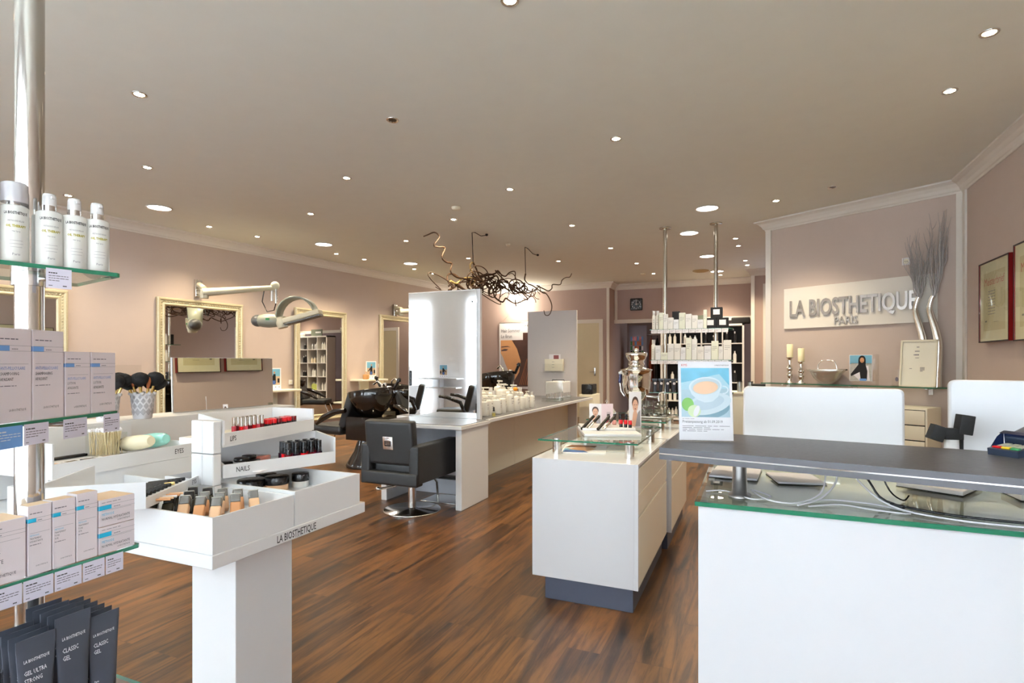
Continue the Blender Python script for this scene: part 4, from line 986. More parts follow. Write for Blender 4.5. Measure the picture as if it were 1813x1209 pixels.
pale = [pm('off white carton', rgb(232, 231, 226), .45, var=.01), WHITE, pm('pale green carton', rgb(230, 234, 218), 0.5, var=.01), BOTW]
def front_item(x, z, w_, h, i, row):
    lab = 'pale product %s on the %s glass shelf of the middle poles, %s from the left' % ('bottle' if i < 2 else 'box', row, ORD[i])
    if i < 2 and h > .2:
        m = MB(BOTW); m.lathe([(w_ * .46, 0), (w_ * .48, .01), (w_ * .48, h * .72), (w_ * .3, h * .8)], 14); m.use(CAPCL); m.cyl(0, 0, h * .8, h, w_ * .4, 14); m.M = T(0, -w_ * .48, 0) @ FR; m.use(INK); m.lines(-w_ * .2, w_ * .2, h * .5, 3, .03, .004, .001, i)
        fin(m, 'spray_bottle', label=lab, cat='bottle', loc=(x + w_ / 2, 7.90, z), group='products on the %s middle glass shelf' % row)
    else:
        m = carton(w_ - .004, .09, h, pale[i % 4], seed=i); fin(m, 'product_box', label=lab, cat='box', loc=(x + w_ / 2, 7.90, z), group='products on the %s middle glass shelf' % row)
for i, (k, w_, h) in enumerate(tops): front_item(x, 1.766, w_, h, i, 'upper'); x += w_
for i, (dx, dz) in enumerate(((0.0, 0), (0.152, 0), (0.076, 0.14))):
    m = carton(.148, .12, .138, BLACKM, False, win=True); fin(m, 'black_box', label='black gift box with a white window, %s' % ['lower left of the pyramid', 'lower right of the pyramid', 'top of the pyramid'][i], cat='box', loc=(-0.50 + dx, 7.92, 1.766 + dz), group='black gift boxes on the upper middle glass shelf')
m = carton(.1, .1, .26, BLACKM, False); fin(m, 'black_box', label='tall plain black box behind the pale boxes on the upper middle glass shelf', cat='box', loc=(-0.97, 8.12, 1.766))
x = -1.28
for i, (w_, h) in enumerate([(.06, .28), (.075, .20), (.09, .10), (.085, .22), (.085, .22), (.07, .17), (.075, .30), (.07, .28), (.09, .18), (.09, .19), (.09, .25), (.06, .18), (.10, .26)]):
    if x + w_ > -0.24: break
    front_item(x, 1.346, w_, h, i, 'lower'); x += w_
for i in range(8):
    m = MB(TUBE); m.lathe([(.022, 0), (.024, .03), (.033, .16)], 12, sy=.7); m.box(-.036, .036, -.004, .004, .16, .185); m.use(PAPER); m.M = FR; m.ell(.012, .12, .018, .018, .028, 14)
    fin(m, 'dark_tube', label='dark tube with round sticker on the lowest middle glass shelf, %s from the left' % ORD[i], cat='tube', loc=(-1.24 + i * .085, 7.93, .901), group='dark tubes on the lowest middle glass shelf')

# ---------------------------------------------------------------- niche: cube shelf, coats, clock
t = thing('cube_shelf', 'large white open cube shelving unit in the back niche', 'shelving', (-1.03, 13.17, 0))
X0, X1, Z0, Z1, Y0, Y1 = -1.90, -0.14, 0.02, 2.16, 13.0, 13.34
nc, nr = 4, 5
m = MB(WHITEM)
m.box(X0, X1, Y0, Y1, Z1 - .04, Z1); m.box(X0, X1, Y0, Y1, Z0, Z0 + .04); m.box(X0, X0 + .04, Y0, Y1, Z0, Z1); m.box(X1 - .04, X1, Y0, Y1, Z0, Z1); fin(m, 'frame', t, world=True)
cw = (X1 - X0) / nc; ch_ = (Z1 - Z0) / nr
for i in range(1, nc): m = MB(WHITEM); m.box(X0 + cw * i - .01, X0 + cw * i + .01, Y0, Y1, Z0 + .04, Z1 - .04); fin(m, 'divider', t, world=True)
for i in range(1, nr): m = MB(WHITEM); m.box(X0 + .04, X1 - .04, Y0, Y1, Z0 + ch_ * i - .01, Z0 + ch_ * i + .01); fin(m, 'shelf_board', t, world=True)
m = MB(BLACKM); m.box(X0, X1, Y1, Y1 + .01, Z0, Z1); fin(m, 'dark_back', t, world=True)
q = random.Random(21)
BM = [pm('silver can', (.7, .7, .68, 1), .3, metal=.8), BOTW, pm('beige can', rgb(214, 200, 176), .4), BLACK, pm('lime bottle', rgb(190, 200, 110), .3)]
cnt = 0
proto = []
for k, mt in enumerate(BM):
    m = MB(mt); m.lathe([(.035, 0), (.036, .15), (.02, .18)], 10); m.use(CAPCL); m.cyl(0, 0, .18, .22, .016, 8); proto.append(m)
prot_o = [None] * len(BM)
for r_ in range(nr):
    for c_ in range(nc):
        if r_ == 0 and c_ > 1: continue
        kind_ = q.choice([0, 1, 2, 3, 4]); nb = q.choice([2, 3, 3, 4])
        if r_ == 4 and c_ == 3: kind_ = 3
        for j in range(nb):
            p = (X0 + cw * c_ + .07 + j * (cw - .12) / nb + .02, 13.07 + q.uniform(0, .05), Z0 + ch_ * r_ + (.0405 if r_ == 0 else .0105))
            lab = '%s bottle in the cube shelf, %s row up, %s column, %s in its cube' % (['silver', 'white', 'beige', 'black', 'lime'][kind_], ORD[r_], ORD[c_], ORD[j])
            if prot_o[kind_] is None: prot_o[kind_] = fin(proto[kind_], 'hair_product', label=lab, cat='bottle', loc=p, group='products in the cube shelf')
            else: dup(prot_o[kind_], p, 0, lab, sc_=(1, 1, q.choice((.8, 1, 1.15))))
m = MB(WHITEM); m.lathe([(.06, 0), (.09, .05), (.08, .10), (.03, .12)], 16); m.tube([(0.08, 0, .03), (.13, 0, .06), (.08, 0, .1)], .01, 6); fin(m, 'teapot', label='white teapot on top of the cube shelf', cat='teapot', loc=(-0.60, 13.15, 2.161))
m = MB(BLACKM); m.box(-.08, .30, -.1, .1, 0, .14, .03); fin(m, 'black_bag', label='long black bag lying on top of the cube shelf at the right', cat='bag', loc=(-0.32, 13.17, 2.161), rz=0)
m = MB(pm('green grey sign', rgb(104, 112, 100), .6)); m.box(-.25, .25, 0, .02, 0, .22); m.use(INKW); m.M = FR; m.lines(-.2, .2, .1, 1, .1, .05, .001, 5); fin(m, 'sign_board', label='green grey sign board on top of the cube shelf, behind the pale products', cat='sign', loc=(-1.2, 13.2, 2.161))
# coats and colour chart behind the samovar
t = thing('colour_chart', 'grey colour chart board with red and blue swatches in the niche behind the samovar', 'board', (-2.62, 14.1, 0.9))
m = MB(pm('mauve grey board', rgb(150, 140, 150), .5)); m.box(-.22, .22, 0, .03, 0, 1.35); fin(m, 'board', t)
m = MB(RED); m.M = FR; q = random.Random(4)
sw = [RED, BLUEB, pm('swatch orange', rgb(220, 110, 50), .5), pm('swatch green', rgb(40, 130, 70), .5), PAPER, BLACKM]
for i in range(6):
    for j in range(7):
        m.use(sw[q.randrange(6)]); m.rect(-.18 + i * .055, -.14 + i * .055, .25 + j * .12, .35 + j * .12, .001)
fin(m, 'swatches', t)
m = MB(CHROME); m.tube([(-2.45, 14.3, 2.02), (-1.85, 14.3, 2.02)], .012, 8); m.tube([(-2.45, 14.3, 0.0), (-2.45, 14.3, 2.02)], .012, 8); m.tube([(-1.85, 14.3, 0.0), (-1.85, 14.3, 2.02)], .012, 8); fin(m, 'coat_rail', label='chrome coat rail in the back niche', cat='coat rail', world=True)
for i, (mt, nm) in enumerate([(pm('rust coat', rgb(150, 66, 36), .8, var=.2, scale=10), 'rust orange'), (BLACKM, 'black'), (pm('dark red coat', rgb(110, 30, 34), .8, var=.2, scale=10), 'dark red')]):
    m = MB(mt); m.M = T(-2.32 + i * .15, 14.3, 0); m.lathe([(.05, 1.93), (.09, 1.85), (.17, 1.75), (.18, 1.3), (.21, .85), (.19, .84)], 14, sx=.3, sy=1.0); m.tube([(0, 0, 1.93), (0, 0, 2.0)], .006, 6); m.M = Matrix(); fin(m, 'coat', label='%s coat hanging on the rail in the back niche' % nm, cat='coat', world=True, group='coats on the rail')
t = thing('wall_clock', 'black rounded square wall clock with white numerals on the niche wall', 'clock', (-2.52, 13.385, 2.56))
m = MB(BLACK); m.box(-.145, .145, -.03, .01, 0, .29, .028, 3); fin(m, 'clock_case', t)
m = MB(PAPER); m.M = T(0, -.0315, .145) @ FR
for i in range(12):
    a = R(90 - 30 * (i + 1)); m.text(str(i + 1), .055, .098 * math.cos(a), .098 * math.sin(a) - .02, 0, align='CENTER')
fin(m, 'numerals', t)
m = MB(PAPER); m.M = T(0, -.033, .145) @ FR; m.poly([(-.006, -.02), (.006, -.02), (.003, .085), (-.003, .085)], 0); m.poly([(-.02, -.005), (-.02, .005), (.06, .012), (.06, .002)], .0005); fin(m, 'clock_hands', t)
# low white cabinet left of the first screen
t = thing('low_cabinet', 'low white cabinet between the tea poster and the first screen, far back', 'cabinet', (-0.18, 8.75, 0))
m = MB(CREAM); m.box(-.22, .26, -.25, .25, 0, .86, .004); fin(m, 'body', t)
m = MB(CREAM); m.box(-.24, .28, -.27, .27, .86, .89, .003); fin(m, 'top', t)
m = MB(CREAM); m.box(-.20, .24, -.262, -.25, .03, .80, .003); fin(m, 'door', t)
for i in range(2):
    m = MB(pm('grey tin', (.4, .42, .42, 1), .3, metal=.7)); m.cyl(0, 0, 0, .14, .035, 14); m.use(BLACK); m.cyl(0, 0, .14, .15, .036, 14); fin(m, 'grey_tin', label='grey tin on the low white cabinet, %s from the left' % ORD[i], cat='tin', loc=(-.15 + .14 * i, 8.6, .891), group='grey tins on the low cabinet')
m = MB(BLACKM); m.box(-.12, .12, -.1, .1, .06, .12, .02); m.use(CREAM); m.box(-.14, .14, -.12, .12, 0, .06, .005); fin(m, 'cash_box', label='cream and black box on the low white cabinet', cat='box', loc=(.13, 8.6, .891))
# ---------------------------------------------------------------- reception counter
t = thing('reception_counter', 'white reception counter with green edged glass top at lower right', 'counter', (0.85, 2.35, 0))
gl = MATS['white gloss lacquer']
m = MB(gl); m.box(-0.155, 1.95, 1.862, 1.885, 0, 0.845, 0.001, 1); fin(m, 'front_panel', t, world=True)
m = MB(gl); m.box(-0.155, -0.13, 1.885, 3.1, 0, 0.845); fin(m, 'side_panel', t, world=True)
m = MB(pm('warm white inner top', rgb(244, 238, 216), .5, var=.005)); m.box(-0.13, 1.95, 1.885, 3.1, 0.80, 0.843); fin(m, 'inner_top', t, world=True)
m = MB(); glass_plate(m, [(-0.165, 1.85), (1.96, 1.85), (1.96, 3.12), (-0.165, 3.12)], 0.848, 0.862); fin(m, 'glass_top', t, world=True)
# raised dark top
dv = Vector((0.98, -0.185)).normalized()
t = thing('raised_counter_top', 'long anthracite raised counter top with silver line on grey posts', 'counter top', (0.5, 2.0, 0.8625))
P0 = Vector((-0.281, 1.894)); P1 = P0 + dv * 2.2; dn = Vector((0.02, 1.0)).normalized(); P3 = P0 + Vector((0.012, 0.513)); P2 = P1 + Vector((0.09, 0.51))
for k, (z0, z1, mt) in enumerate(((0.981, 0.998, DARKTOP), (0.998, 1.002, POLISH), (1.002, 1.02, DARKTOP))):
    e = 0.0 if mt is DARKTOP else -0.0005
    mt2 = mt if k != 2 else DARKTOP
    pp = [P0, P1, P2, P3]
    if mt is POLISH: pp = [P0 - Vector((.001, .001)), P1 + Vector((.001, -.001)), P2 + Vector((.001, .001)), P3 + Vector((-.001, .001))]
    m = MB(PLINTH if False else mt2); m.prism([tuple(a) for a in pp], z0, z1); fin(m, ['lower_board', 'silver_strip', 'upper_board'][k], t, world=True)
for (x, y) in ((-0.035, 1.985), (0.98, 1.95)):
    m = MB(pm('grey metallic post', (0.34, 0.33, 0.32, 1), 0.3, metal=0.8)); m.lathe([(0.035, 0.8625), (0.036, 0.868), (0.024, 0.872), (0.021, 0.981)], 24, (x, y, 0), sx=1.0, sy=1.4); fin(m, 'post', t, world=True)

# tea poster in an acrylic stand
t = thing('poster_stand', 'acrylic stand with the tea cup poster on the left end of the dark counter top', 'poster', (-0.147, 2.10, 1.0205), 15)
TILT = 7
m = MB(PAPER); m.M = T(rx=-TILT); W_, H_ = 0.186, 0.288; m.box(-W_ / 2, W_ / 2, 0, 0.002, 0.004, H_); m.M = T(rx=-TILT) @ FR; z = 0.0006
m.use(pm('tea poster blue', rgb(110, 186, 214), .5, var=.35, scale=22)); m.rect(-.084, .084, .168, .264, z)
m.use(pm('tea poster pale cloth', rgb(168, 208, 222), .5, var=.1, scale=14)); m.poly([(-.084, .21), (-.03, .222), (.03, .238), (.05, .242), (.084, .20), (.084, .10), (-.084, .10)], z + .0002)
m.use(pm('tea poster table', rgb(170, 198, 210), .5, var=.08, scale=60)); m.poly([(-.084, .185), (.084, .19), (.084, .084), (-.084, .084)], z + .0004)
m.M = m.M @ T(.006, .168, 0) @ Matrix.Diagonal((1.28, 1.22, 1, 1)) @ T(-.006, -.158, 0)
m.use(pm('tea poster shade', rgb(120, 156, 172), .5)); m.ell(.012, .112, .055, .026, z + .0006, 28, rot=12)
m.use(pm('tea saucer', rgb(206, 222, 230), .5)); m.ell(.01, .13, .062, .03, z + .0008, 30, rot=15)
m.use(pm('tea saucer rim', rgb(186, 206, 218), .5)); m.ell(.008, .134, .045, .02, z + .001, 28, rot=15)
m.use(pm('tea cup', rgb(214, 228, 236), .5)); m.poly([(-.043, .178), (-.036, .158), (-.02, .142), (.0, .134), (.02, .137), (.036, .152), (.046, .180)], z + .0012)
m.ell(.0015, .182, .045, .028, z + .0014, 30, rot=6)
for i in range(10):
    a0, a1 = R(-100 + i * 20), R(-80 + i * 20)
    m.poly([(.050 + .011 * math.cos(a0), .172 + .009 * math.sin(a0)), (.050 + .0145 * math.cos(a0), .172 + .0125 * math.sin(a0)), (.050 + .0145 * math.cos(a1), .172 + .0125 * math.sin(a1)), (.050 + .011 * math.cos(a1), .172 + .009 * math.sin(a1))], z + .0016)
m.use(pm('tea cup inside', rgb(190, 208, 216), .5)); m.ell(.002, .182, .040, .024, z + .0017, 30, rot=6)
m.use(pm('tea liquid', rgb(232, 192, 156), .5, var=.04)); m.ell(.002, .178, .034, .019, z + .0019, 30, rot=6)
m.M = T(rx=-TILT) @ FR
m.use(pm('lime green', rgb(110, 170, 70), .5, var=.12)); m.ell(-.062, .132, .021, .024, z + .0017, 24)
m.use(pm('lime cut', rgb(204, 222, 178), .5)); m.ell(-.040, .108, .0225, .022, z + .002, 24); m.use(PAPER); m.ell(-.032, .108, .009, .021, z + .0022, 18, rot=-20)
m.use(PAPER); m.rect(-.084, .084, .006, .0865, z + .0024)
m.text('KMS', .0115, -.083, .271, z, mat=pm('red logo', rgb(206, 60, 60), .5)); m.text('LABIOSTHETIQUE', .0062, .034, .272, z, mat=INKD)
m.text('Preisanpassung ab 01.09.2019', .0135, -.082, .066, z + .003, mat=INKD, cond=.86)
m.lines(-.082, -.01, .080, 1, .005, .0012, z + .003, 1, INK); m.lines(-.082, .084, .054, 2, .006, .0014, z + .003, 2, INKD); m.lines(-.082, .06, .042, 2, .006, .0014, z + .003, 3, INKD)
fin(m, 'poster_sheet', t)
m = MB(glass_mat('matt clear sleeve', (.985, .985, .985, 1), .35, .2)); m.M = T(rx=-TILT); m.box(-.096, .096, -.0065, -.0045, 0.0, .292); m.box(-.096, .096, .004, .006, .0, .292); m.M = Matrix(); m.box(-.096, .096, -.03, .07, 0, .003); fin(m, 'acrylic_holder', t)

# card terminal
t = thing('card_terminal', 'dark blue card payment terminal with red yellow green keys on the dark counter top', 'card terminal', (0.752, 2.155, 1.0325), -52)
t.rotation_euler = (R(8), 0, R(-52)); t.scale = (.92, .92, .92)
BLU = pm('dark blue grey plastic', rgb(44, 54, 72), .35)
m = MB(BLU); m.prism([(-.045, -.085), (.045, -.085), (.05, .09), (-.05, .09)], 0.0, 0.022); m.M = T(0, .02, .022, rx=10); m.box(-.046, .046, -.02, .09, -.01, .03, .008); fin(m, 'terminal_body', t)
m = MB(pm('privacy hood blue', rgb(24, 36, 72), .3)); 
pr = [(-.05, -.085, .02), (-.05, -.03, .055), (-.046, .01, .062), (.046, .01, .062), (.05, -.03, .055), (.05, -.085, .02)]
m.add([(-.052, -.06, .02), (-.052, .0, .02), (-.048, .0, .065), (-.05, -.03, .05)], [(0, 1, 2, 3)]); m.add([(.052, -.06, .02), (.052, .0, .02), (.048, .0, .065), (.05, -.03, .05)], [(3, 2, 1, 0)]); m.add([(-.048, 0, .065), (.048, 0, .065), (.05, -.02, .06), (-.05, -.02, .06)], [(0, 1, 2, 3), (3, 2, 1, 0)]); m.box(-.048, .048, 0.0, .004, .02, .065); fin(m, 'privacy_hood', t)
for i in range(3):
    for j in range(3):
        m = MB(pm('grey key', rgb(190, 190, 170), .4)); m.box(-.036 + i * .026, -.016 + i * .026, -.055 + j * .016, -.043 + j * .016, .022, .027, .002); fin(m, 'key', t)
for i, mt in enumerate((RED, pm('yellow key', rgb(232, 196, 40), .4), pm('green key', rgb(60, 150, 90), .4))):
    m = MB(mt); m.box(-.038 + i * .027, -.014 + i * .027, -.074, -.061, .022, .028, .002); fin(m, 'key', t, label=['red', 'yellow', 'green'][i] + ' key')
m = MB(PAPER); m.M = T(0.02, .075, .055, ry=90); m.cyl(0, 0, -.026, .026, .026, 24); m.M = Matrix(); m.box(-.006, .046, .06, .10, .055, .0555); fin(m, 'paper_roll', t)
m = MB(BLU); m.M = T(.06, .05, .0); m.box(0, .12, -.05, .06, 0, .03, .008); fin(m, 'side_module', t)

# all-in-one computers seen from behind
AL = pm('white computer shell', rgb(222, 224, 230), .3, var=.005)
def imac(loc, rz, w_, h, z0, label, tilt=4):
    t = thing('computer', label, 'computer', loc, rz, group='white all in one computers')
    m = MB(AL); m.M = T(0, 0, z0, rx=-tilt)
    # rounded slab
    r = .022; pts = []
    for cx, cy, a0 in ((w_ / 2 - r, r, -90), (w_ / 2 - r, h - r, 0), (-w_ / 2 + r, h - r, 90), (-w_ / 2 + r, r, 180)):
        for k in range(6): a = R(a0 + 18 * k); pts.append((cx + r * math.cos(a), cy + r * math.sin(a)))
    n = len(pts); sc2 = [(1.0, 0.03), (1.0, 0.0), (.992, -.008), (.97, -.012)]
    vs = []
    for s2, d in sc2:
        for x, y in pts: vs.append((x * s2, d, h / 2 + (y - h / 2) * s2))
    fs = []
    for i in range(3):
        for k in range(n): fs.append((i * n + k, (i + 1) * n + k, (i + 1) * n + (k + 1) % n, i * n + (k + 1) % n))
    m.add(vs, fs, True); m.add(vs, [tuple(range(3 * n, 4 * n)), tuple(reversed(range(n)))])
    fin(m, 'screen_housing', t)
    m = MB(BLACK); m.M = T(0, 0.031, z0, rx=-tilt) @ T(rz=180) @ FR; m.rect(-w_ / 2 + .02, w_ / 2 - .02, .02, h - .02, .0); fin(m, 'display', t)
    m = MB(pm('pale seam', rgb(196, 198, 206), .4)); m.M = T(0, -.0128, z0, rx=-tilt) @ FR; m.tube([(-w_ / 2 + .01, .07, 0), (-w_ / 2 + .045, .07, 0), (-w_ / 2 + .05, .065, 0), (-w_ / 2 + .05, 0.01, 0)], .0012, 5); fin(m, 'memory_door', t)
    m = MB(CHROME); m.box(-.09, .09, -.06, .10, 0, .006, .002); m.tube([(0, -.055, .006), (0, -.04, .05), (0, -.012, z0 + .06)], .012, 8); m.box(-.08, .08, -.05, -.04, 0.0, .06, .003); fin(m, 'stand', t)
    return t
imac((0.262, 2.68, .8625), -8, .60, .305, .03, 'white computer seen from behind, left of the two on the reception desk')
imac((0.995, 2.545, .8625), -10, .62, .345, .03, 'white computer seen from behind at the right edge of the photo', 3)
t = thing('webcam_stand', 'black webcam bracket on a white foot between the two computers', 'webcam', (0.672, 2.50, .8625), 10)
m = MB(WHITEM); m.lathe([(.035, 0), (.03, .03), (.024, .10), (.022, .16)], 20); fin(m, 'foot', t)
m = MB(BLACKM); m.box(.026, .036, -.004, .004, 0, .17); m.box(-.028, .03, -.02, .02, .16, .20, .003); m.M = T(.035, 0, .19, ry=8); m.box(-.022, .022, -.025, .02, -.01, .06, .003); m.M = T(-.05, 0, .175, ry=20); m.box(-.022, .022, -.02, .02, -.02, .035, .003); fin(m, 'camera_head', t)
# pads / keyboards on the glass
def pad(loc, rz, w_, d, label, group=None, th=.01):
    m = MB(BLACKM); m.box(-w_ / 2 - .001, w_ / 2 + .001, -d / 2 - .001, d / 2 + .001, 0, .002); m.use(PAPER); m.box(-w_ / 2, w_ / 2, -d / 2, d / 2, .002, th, .002)
    return fin(m, 'note_pad', label=label, cat='note pad', loc=loc, rz=rz, group=group)
pad((-0.055, 2.36, .863), -5, .17, .22, 'white note pad on the glass at the far left of the reception counter', 'white pads on the glass counter')
pad((0.15, 2.33, .863), 12, .16, .18, 'white note pad on the glass under the left computer', 'white pads on the glass counter')
pad((0.61, 2.40, .863), -30, .19, .22, 'white pad with a clip on the glass, right of the black cable', 'white pads on the glass counter', .016)
pad((0.93, 2.33, .863), 4, .30, .13, 'long white keyboard pad on the glass below the right computer', 'white pads on the glass counter', .022)
# cables
def cable(pts, r, mat, label, group='cables on the reception glass'):
    m = MB(mat); m.tube(smooth_path(pts, 4), r, 6); return fin(m, 'cable', label=label, cat='cable', world=True, group=group)
GZ = .8675
cable([(-.14, 1.99, GZ), (-.08, 2.02, GZ), (0.0, 1.93, GZ), (.06, 1.99, GZ), (.0, 2.05, GZ + .004), (.05, 1.92, GZ + .004), (.13, 1.93, GZ), (.2, 2.0, GZ + .02), (.22, 2.05, .93), (.22, 2.06, .98)], .0025, PAPER, 'white cable looped round the grey post on the glass')
cable([(.13, 1.90, GZ), (.2, 1.98, GZ + .01), (.25, 2.05, .92), (.25, 2.06, .98)], .003, PAPER, 'white cable rising from the glass to the dark top, left one')
cable([(.29, 2.06, .98), (.31, 2.03, .93), (.38, 1.96, GZ + .01), (.5, 1.90, GZ), (.68, 1.88, GZ), (.9, 1.88, GZ)], .003, PAPER, 'long white cable sweeping right along the glass edge')
cable([(.16, 1.90, GZ), (.25, 1.96, GZ), (.33, 1.93, GZ), (.42, 1.92, GZ), (.36, 2.0, GZ), (.24, 2.02, GZ), (.16, 1.97, GZ)], .0025, PAPER, 'coiled white cable in the middle of the glass')
cable([(.31, 2.10, .98), (.34, 2.05, .93), (.38, 2.02, GZ + .01), (.5, 1.96, GZ), (.66, 1.93, GZ), (.9, 1.93, GZ)], .0035, BLACK, 'black power cable with adapter lying on the glass')
cable([(.37, 2.10, .98), (.40, 2.08, .90), (.44, 2.10, GZ), (.46, 2.12, .88)], .0025, BLACK, 'short black cable hanging under the dark top')
m = MB(BLACK); m.box(-.018, .018, -.008, .008, 0, .012, .003); fin(m, 'cable_adapter', label='small black adapter block on the black cable', cat='adapter', loc=(.405, 2.0, .863), rz=-30)

# ---------------------------------------------------------------- logo wall
LR = LANG
def on_logo(u, d, z): x, y = lw(u, d); return (x, y, z)
t = thing('logo_sign', 'white sign board with raised silver company lettering on the logo wall', 'sign', on_logo(1.08, 0.012, 1.745), LR)
m = MB(pm('sign board white', rgb(226, 222, 214), .5, var=.008)); m.box(-.83, .83, -.012, .012, 0, .52, .002, 1); fin(m, 'board', t)
LET = pm('brushed silver letter', (.62, .61, .60, 1), .22, metal=.9, var=.03)
def letters(s_, size, x, z, name, cond, bold, depth):
    v, f = text_geo(s_, size, 3, bold, cond)
    m = MB(LET); m.M = T(x, -.012 - depth, z) @ FR; m.add(v, f)
    # side walls
    from collections import Counter
    cn = Counter()
    for p in f:
        for i in range(len(p)): a, b = p[i], p[(i + 1) % len(p)]; cn[(min(a, b), max(a, b))] += 1
    vs = []; fs = []
    for p in f:
        for i in range(len(p)):
            a, b = p[i], p[(i + 1) % len(p)]
            if cn[(min(a, b), max(a, b))] == 1:
                k = len(vs); vs += [v[a], v[b], (v[b][0], v[b][1], -depth), (v[a][0], v[a][1], -depth)]; fs.append((k, k + 3, k + 2, k + 1))
    m.add(vs, fs); m.M = Matrix()
    return fin(m, name, t)
letters('LA BIOSTHETIQUE', .285, -.755, .155, 'lettering', .60, .006, .02)
letters('PARIS', .125, -.21, .03, 'lettering_small', .86, .002, .012)
m = MB(WHITEM); m.box(-.04, .04, -.012, 0, -.04, .04, .003); m.M = T(0, -.0125, 0) @ FR; m.use(CREAM); m.ell(0, 0, .027, .027, .0, 20); m.use(INKD); m.ell(-.01, 0, .004, .004, .001, 8); m.ell(.01, 0, .004, .004, .001, 8)
fin(m, 'wall_socket', label='white wall socket high on the logo wall beside the silver twigs', cat='socket', loc=on_logo(1.62, .001, 2.43), rz=LR, group='wall sockets')
# glass console on the wall
CZ = 1.05
t = thing('glass_console', 'clear glass wall console carrying candlesticks, bowl and frames on the logo wall', 'glass shelf', on_logo(1.0, .15, 1.0), LR)
m = MB(); a = [lw(.10, .002), lw(2.06, .002), lw(2.06, .20), lw(1.96, .32), lw(.10, .32)]; glass_plate(m, [a[4], a[3], a[2], a[1], a[0]], CZ - .012, CZ); fin(m, 'glass_board', t, world=True)
for u in (.3, 1.1, 1.85):
    m = MB(CHROME); m.M = T(*on_logo(u, 0, CZ - .05), rz=LR); m.box(-.012, .012, -.16, 0, 0.02, .037); m.box(-.02, .02, -.012, 0, -.04, .037); m.M = Matrix(); fin(m, 'bracket', t, world=True)
def candlestick(u, d, hs, hc, label):
    t = thing('candlestick', label, 'candlestick', on_logo(u, d, CZ + .0005), LR, group='silver candlesticks with cream candles')
    k = hs / .32
    m = MB(SILVER); m.lathe([(.055, 0), (.055, .008), (.03, .02 * k), (.018, .05 * k), (.03, .075 * k), (.036, .10 * k), (.03, .125 * k), (.02, .14 * k), (.034, .165 * k), (.036, .19 * k), (.022, .215 * k), (.018, .24 * k), (.026, .28 * k), (.022, .30 * k), (.046, .31 * k), (.046, hs)], 24); fin(m, 'stick', t)
    m = MB(pm('cream wax', rgb(236, 228, 190), .5, spec=.4, var=.01)); m.lathe([(.036, hs), (.037, hs + hc - .004), (.033, hs + hc), (.0001, hs + hc - .003)], 24); m.use(BLACKM); m.tube([(0, 0, hs + hc - .004), (.001, 0, hs + hc + .01)], .0015, 5); fin(m, 'candle', t)
candlestick(.42, .20, .325, .165, 'taller silver candlestick with a cream candle at the left end of the console')
candlestick(.585, .25, .27, .165, 'shorter silver candlestick with a cream candle beside the silver bowl')
t = thing('silver_bowl', 'shiny silver basket bowl with handle on the console', 'bowl', on_logo(.84, .15, CZ + .0005), LR)
m = MB(pm('satin silver bowl', (.80, .80, .74, 1), .24, metal=.75, var=.03)); m.lathe([(.04, 0), (.08, .02), (.13, .07), (.16, .13), (.20, .175), (.195, .178), (.15, .13), (.12, .08), (.05, .03), (.0001, .025)], 28, sx=1.15, sy=.7); fin(m, 'bowl_body', t)
m = MB(POLISH); m.tube(smooth_path([(-.09, 0, .12), (-.10, 0, .22), (-.06, 0, .275), (.03, 0, .285), (.09, 0, .27), (.115, 0, .2), (.12, 0, .12)], 3), .007, 8); fin(m, 'bowl_handle', t)
m = MB(BLACKM); m.poly([(.15, -.03), (.24, -.01), (.20, .03), (.16, .02)], .172); m.prism([(.15, -.03), (.24, -.01), (.20, .03), (.16, .02)], .165, .18); fin(m, 'dark_leaf', t)
# photo block
t = thing('photo_block', 'clear block frame with photo of a person in a white coat, on the console', 'photo frame', on_logo(1.25, .17, CZ + .0005), LR)
m = MB(ACRYL); m.box(-.10, .15, -.05, .03, 0, .05, .003); m.box(-.13, .16, -.03, .005, .05, .35, .003); fin(m, 'clear_block', t)
m = MB(PAPER); m.box(-.13, .11, -.040, -.034, .045, .345); m.M = T(0, -.0405, 0) @ FR; z = 0
m.use(SKYBLUE); m.rect(-.125, .105, .24, .34, .0004); m.use(pm('picture harbour', rgb(186, 186, 180), .5, var=.3, scale=60)); m.rect(-.125, .105, .05, .25, .0004)
m.use(PAPER); m.poly([(-.10, .13), (-.03, .22), (.07, .22), (.085, .05), (-.02, .05)], .0008); m.use(BLACKM); m.poly([(-.03, .24), (.04, .24), (.06, .16), (.055, .06), (-.01, .06), (-.02, .15), (-.11, .10), (-.115, .125)], .0012)
m.ell(.005, .29, .038, .048, .0014, 18); m.rect(-.034, .043, .235, .29, .0014); m.use(SKIN1); m.ell(.005, .285, .022, .03, .0018, 16); m.use(DRED); m.ell(.005, .268, .008, .003, .002, 8); m.use(BLUEB); m.rect(-.02, .05, .05, .075, .0018)
fin(m, 'photo', t)
m = MB(ACRYL); m.box(-.05, .05, -.02, .02, 0, .18, .004); m.box(-.055, .055, -.035, .03, 0, .012); m.use(INK); m.M = T(0, -.0205, 0) @ FR; m.ell(0, .075, .016, .024, .0005, 12)
fin(m, 'award', label='small clear award plaque left of the white certificate frame', cat='award', loc=on_logo(1.60, .19, CZ + .0005), rz=LR)
t = thing('certificate_frame', 'white framed certificate leaning at the right end of the console', 'certificate', on_logo(1.79, .215, CZ + .0005), LR - 4)
FT = T(rx=-6)
m = MB(CREAM); m.M = FT; w_, h = .34, .50
m.box(-w_ / 2, -w_ / 2 + .015, -.012, .01, 0, h); m.box(w_ / 2 - .015, w_ / 2, -.012, .01, 0, h); m.box(-w_ / 2, w_ / 2, -.012, .01, 0, .015); m.box(-w_ / 2, w_ / 2, -.012, .01, h - .015, h); fin(m, 'frame', t)
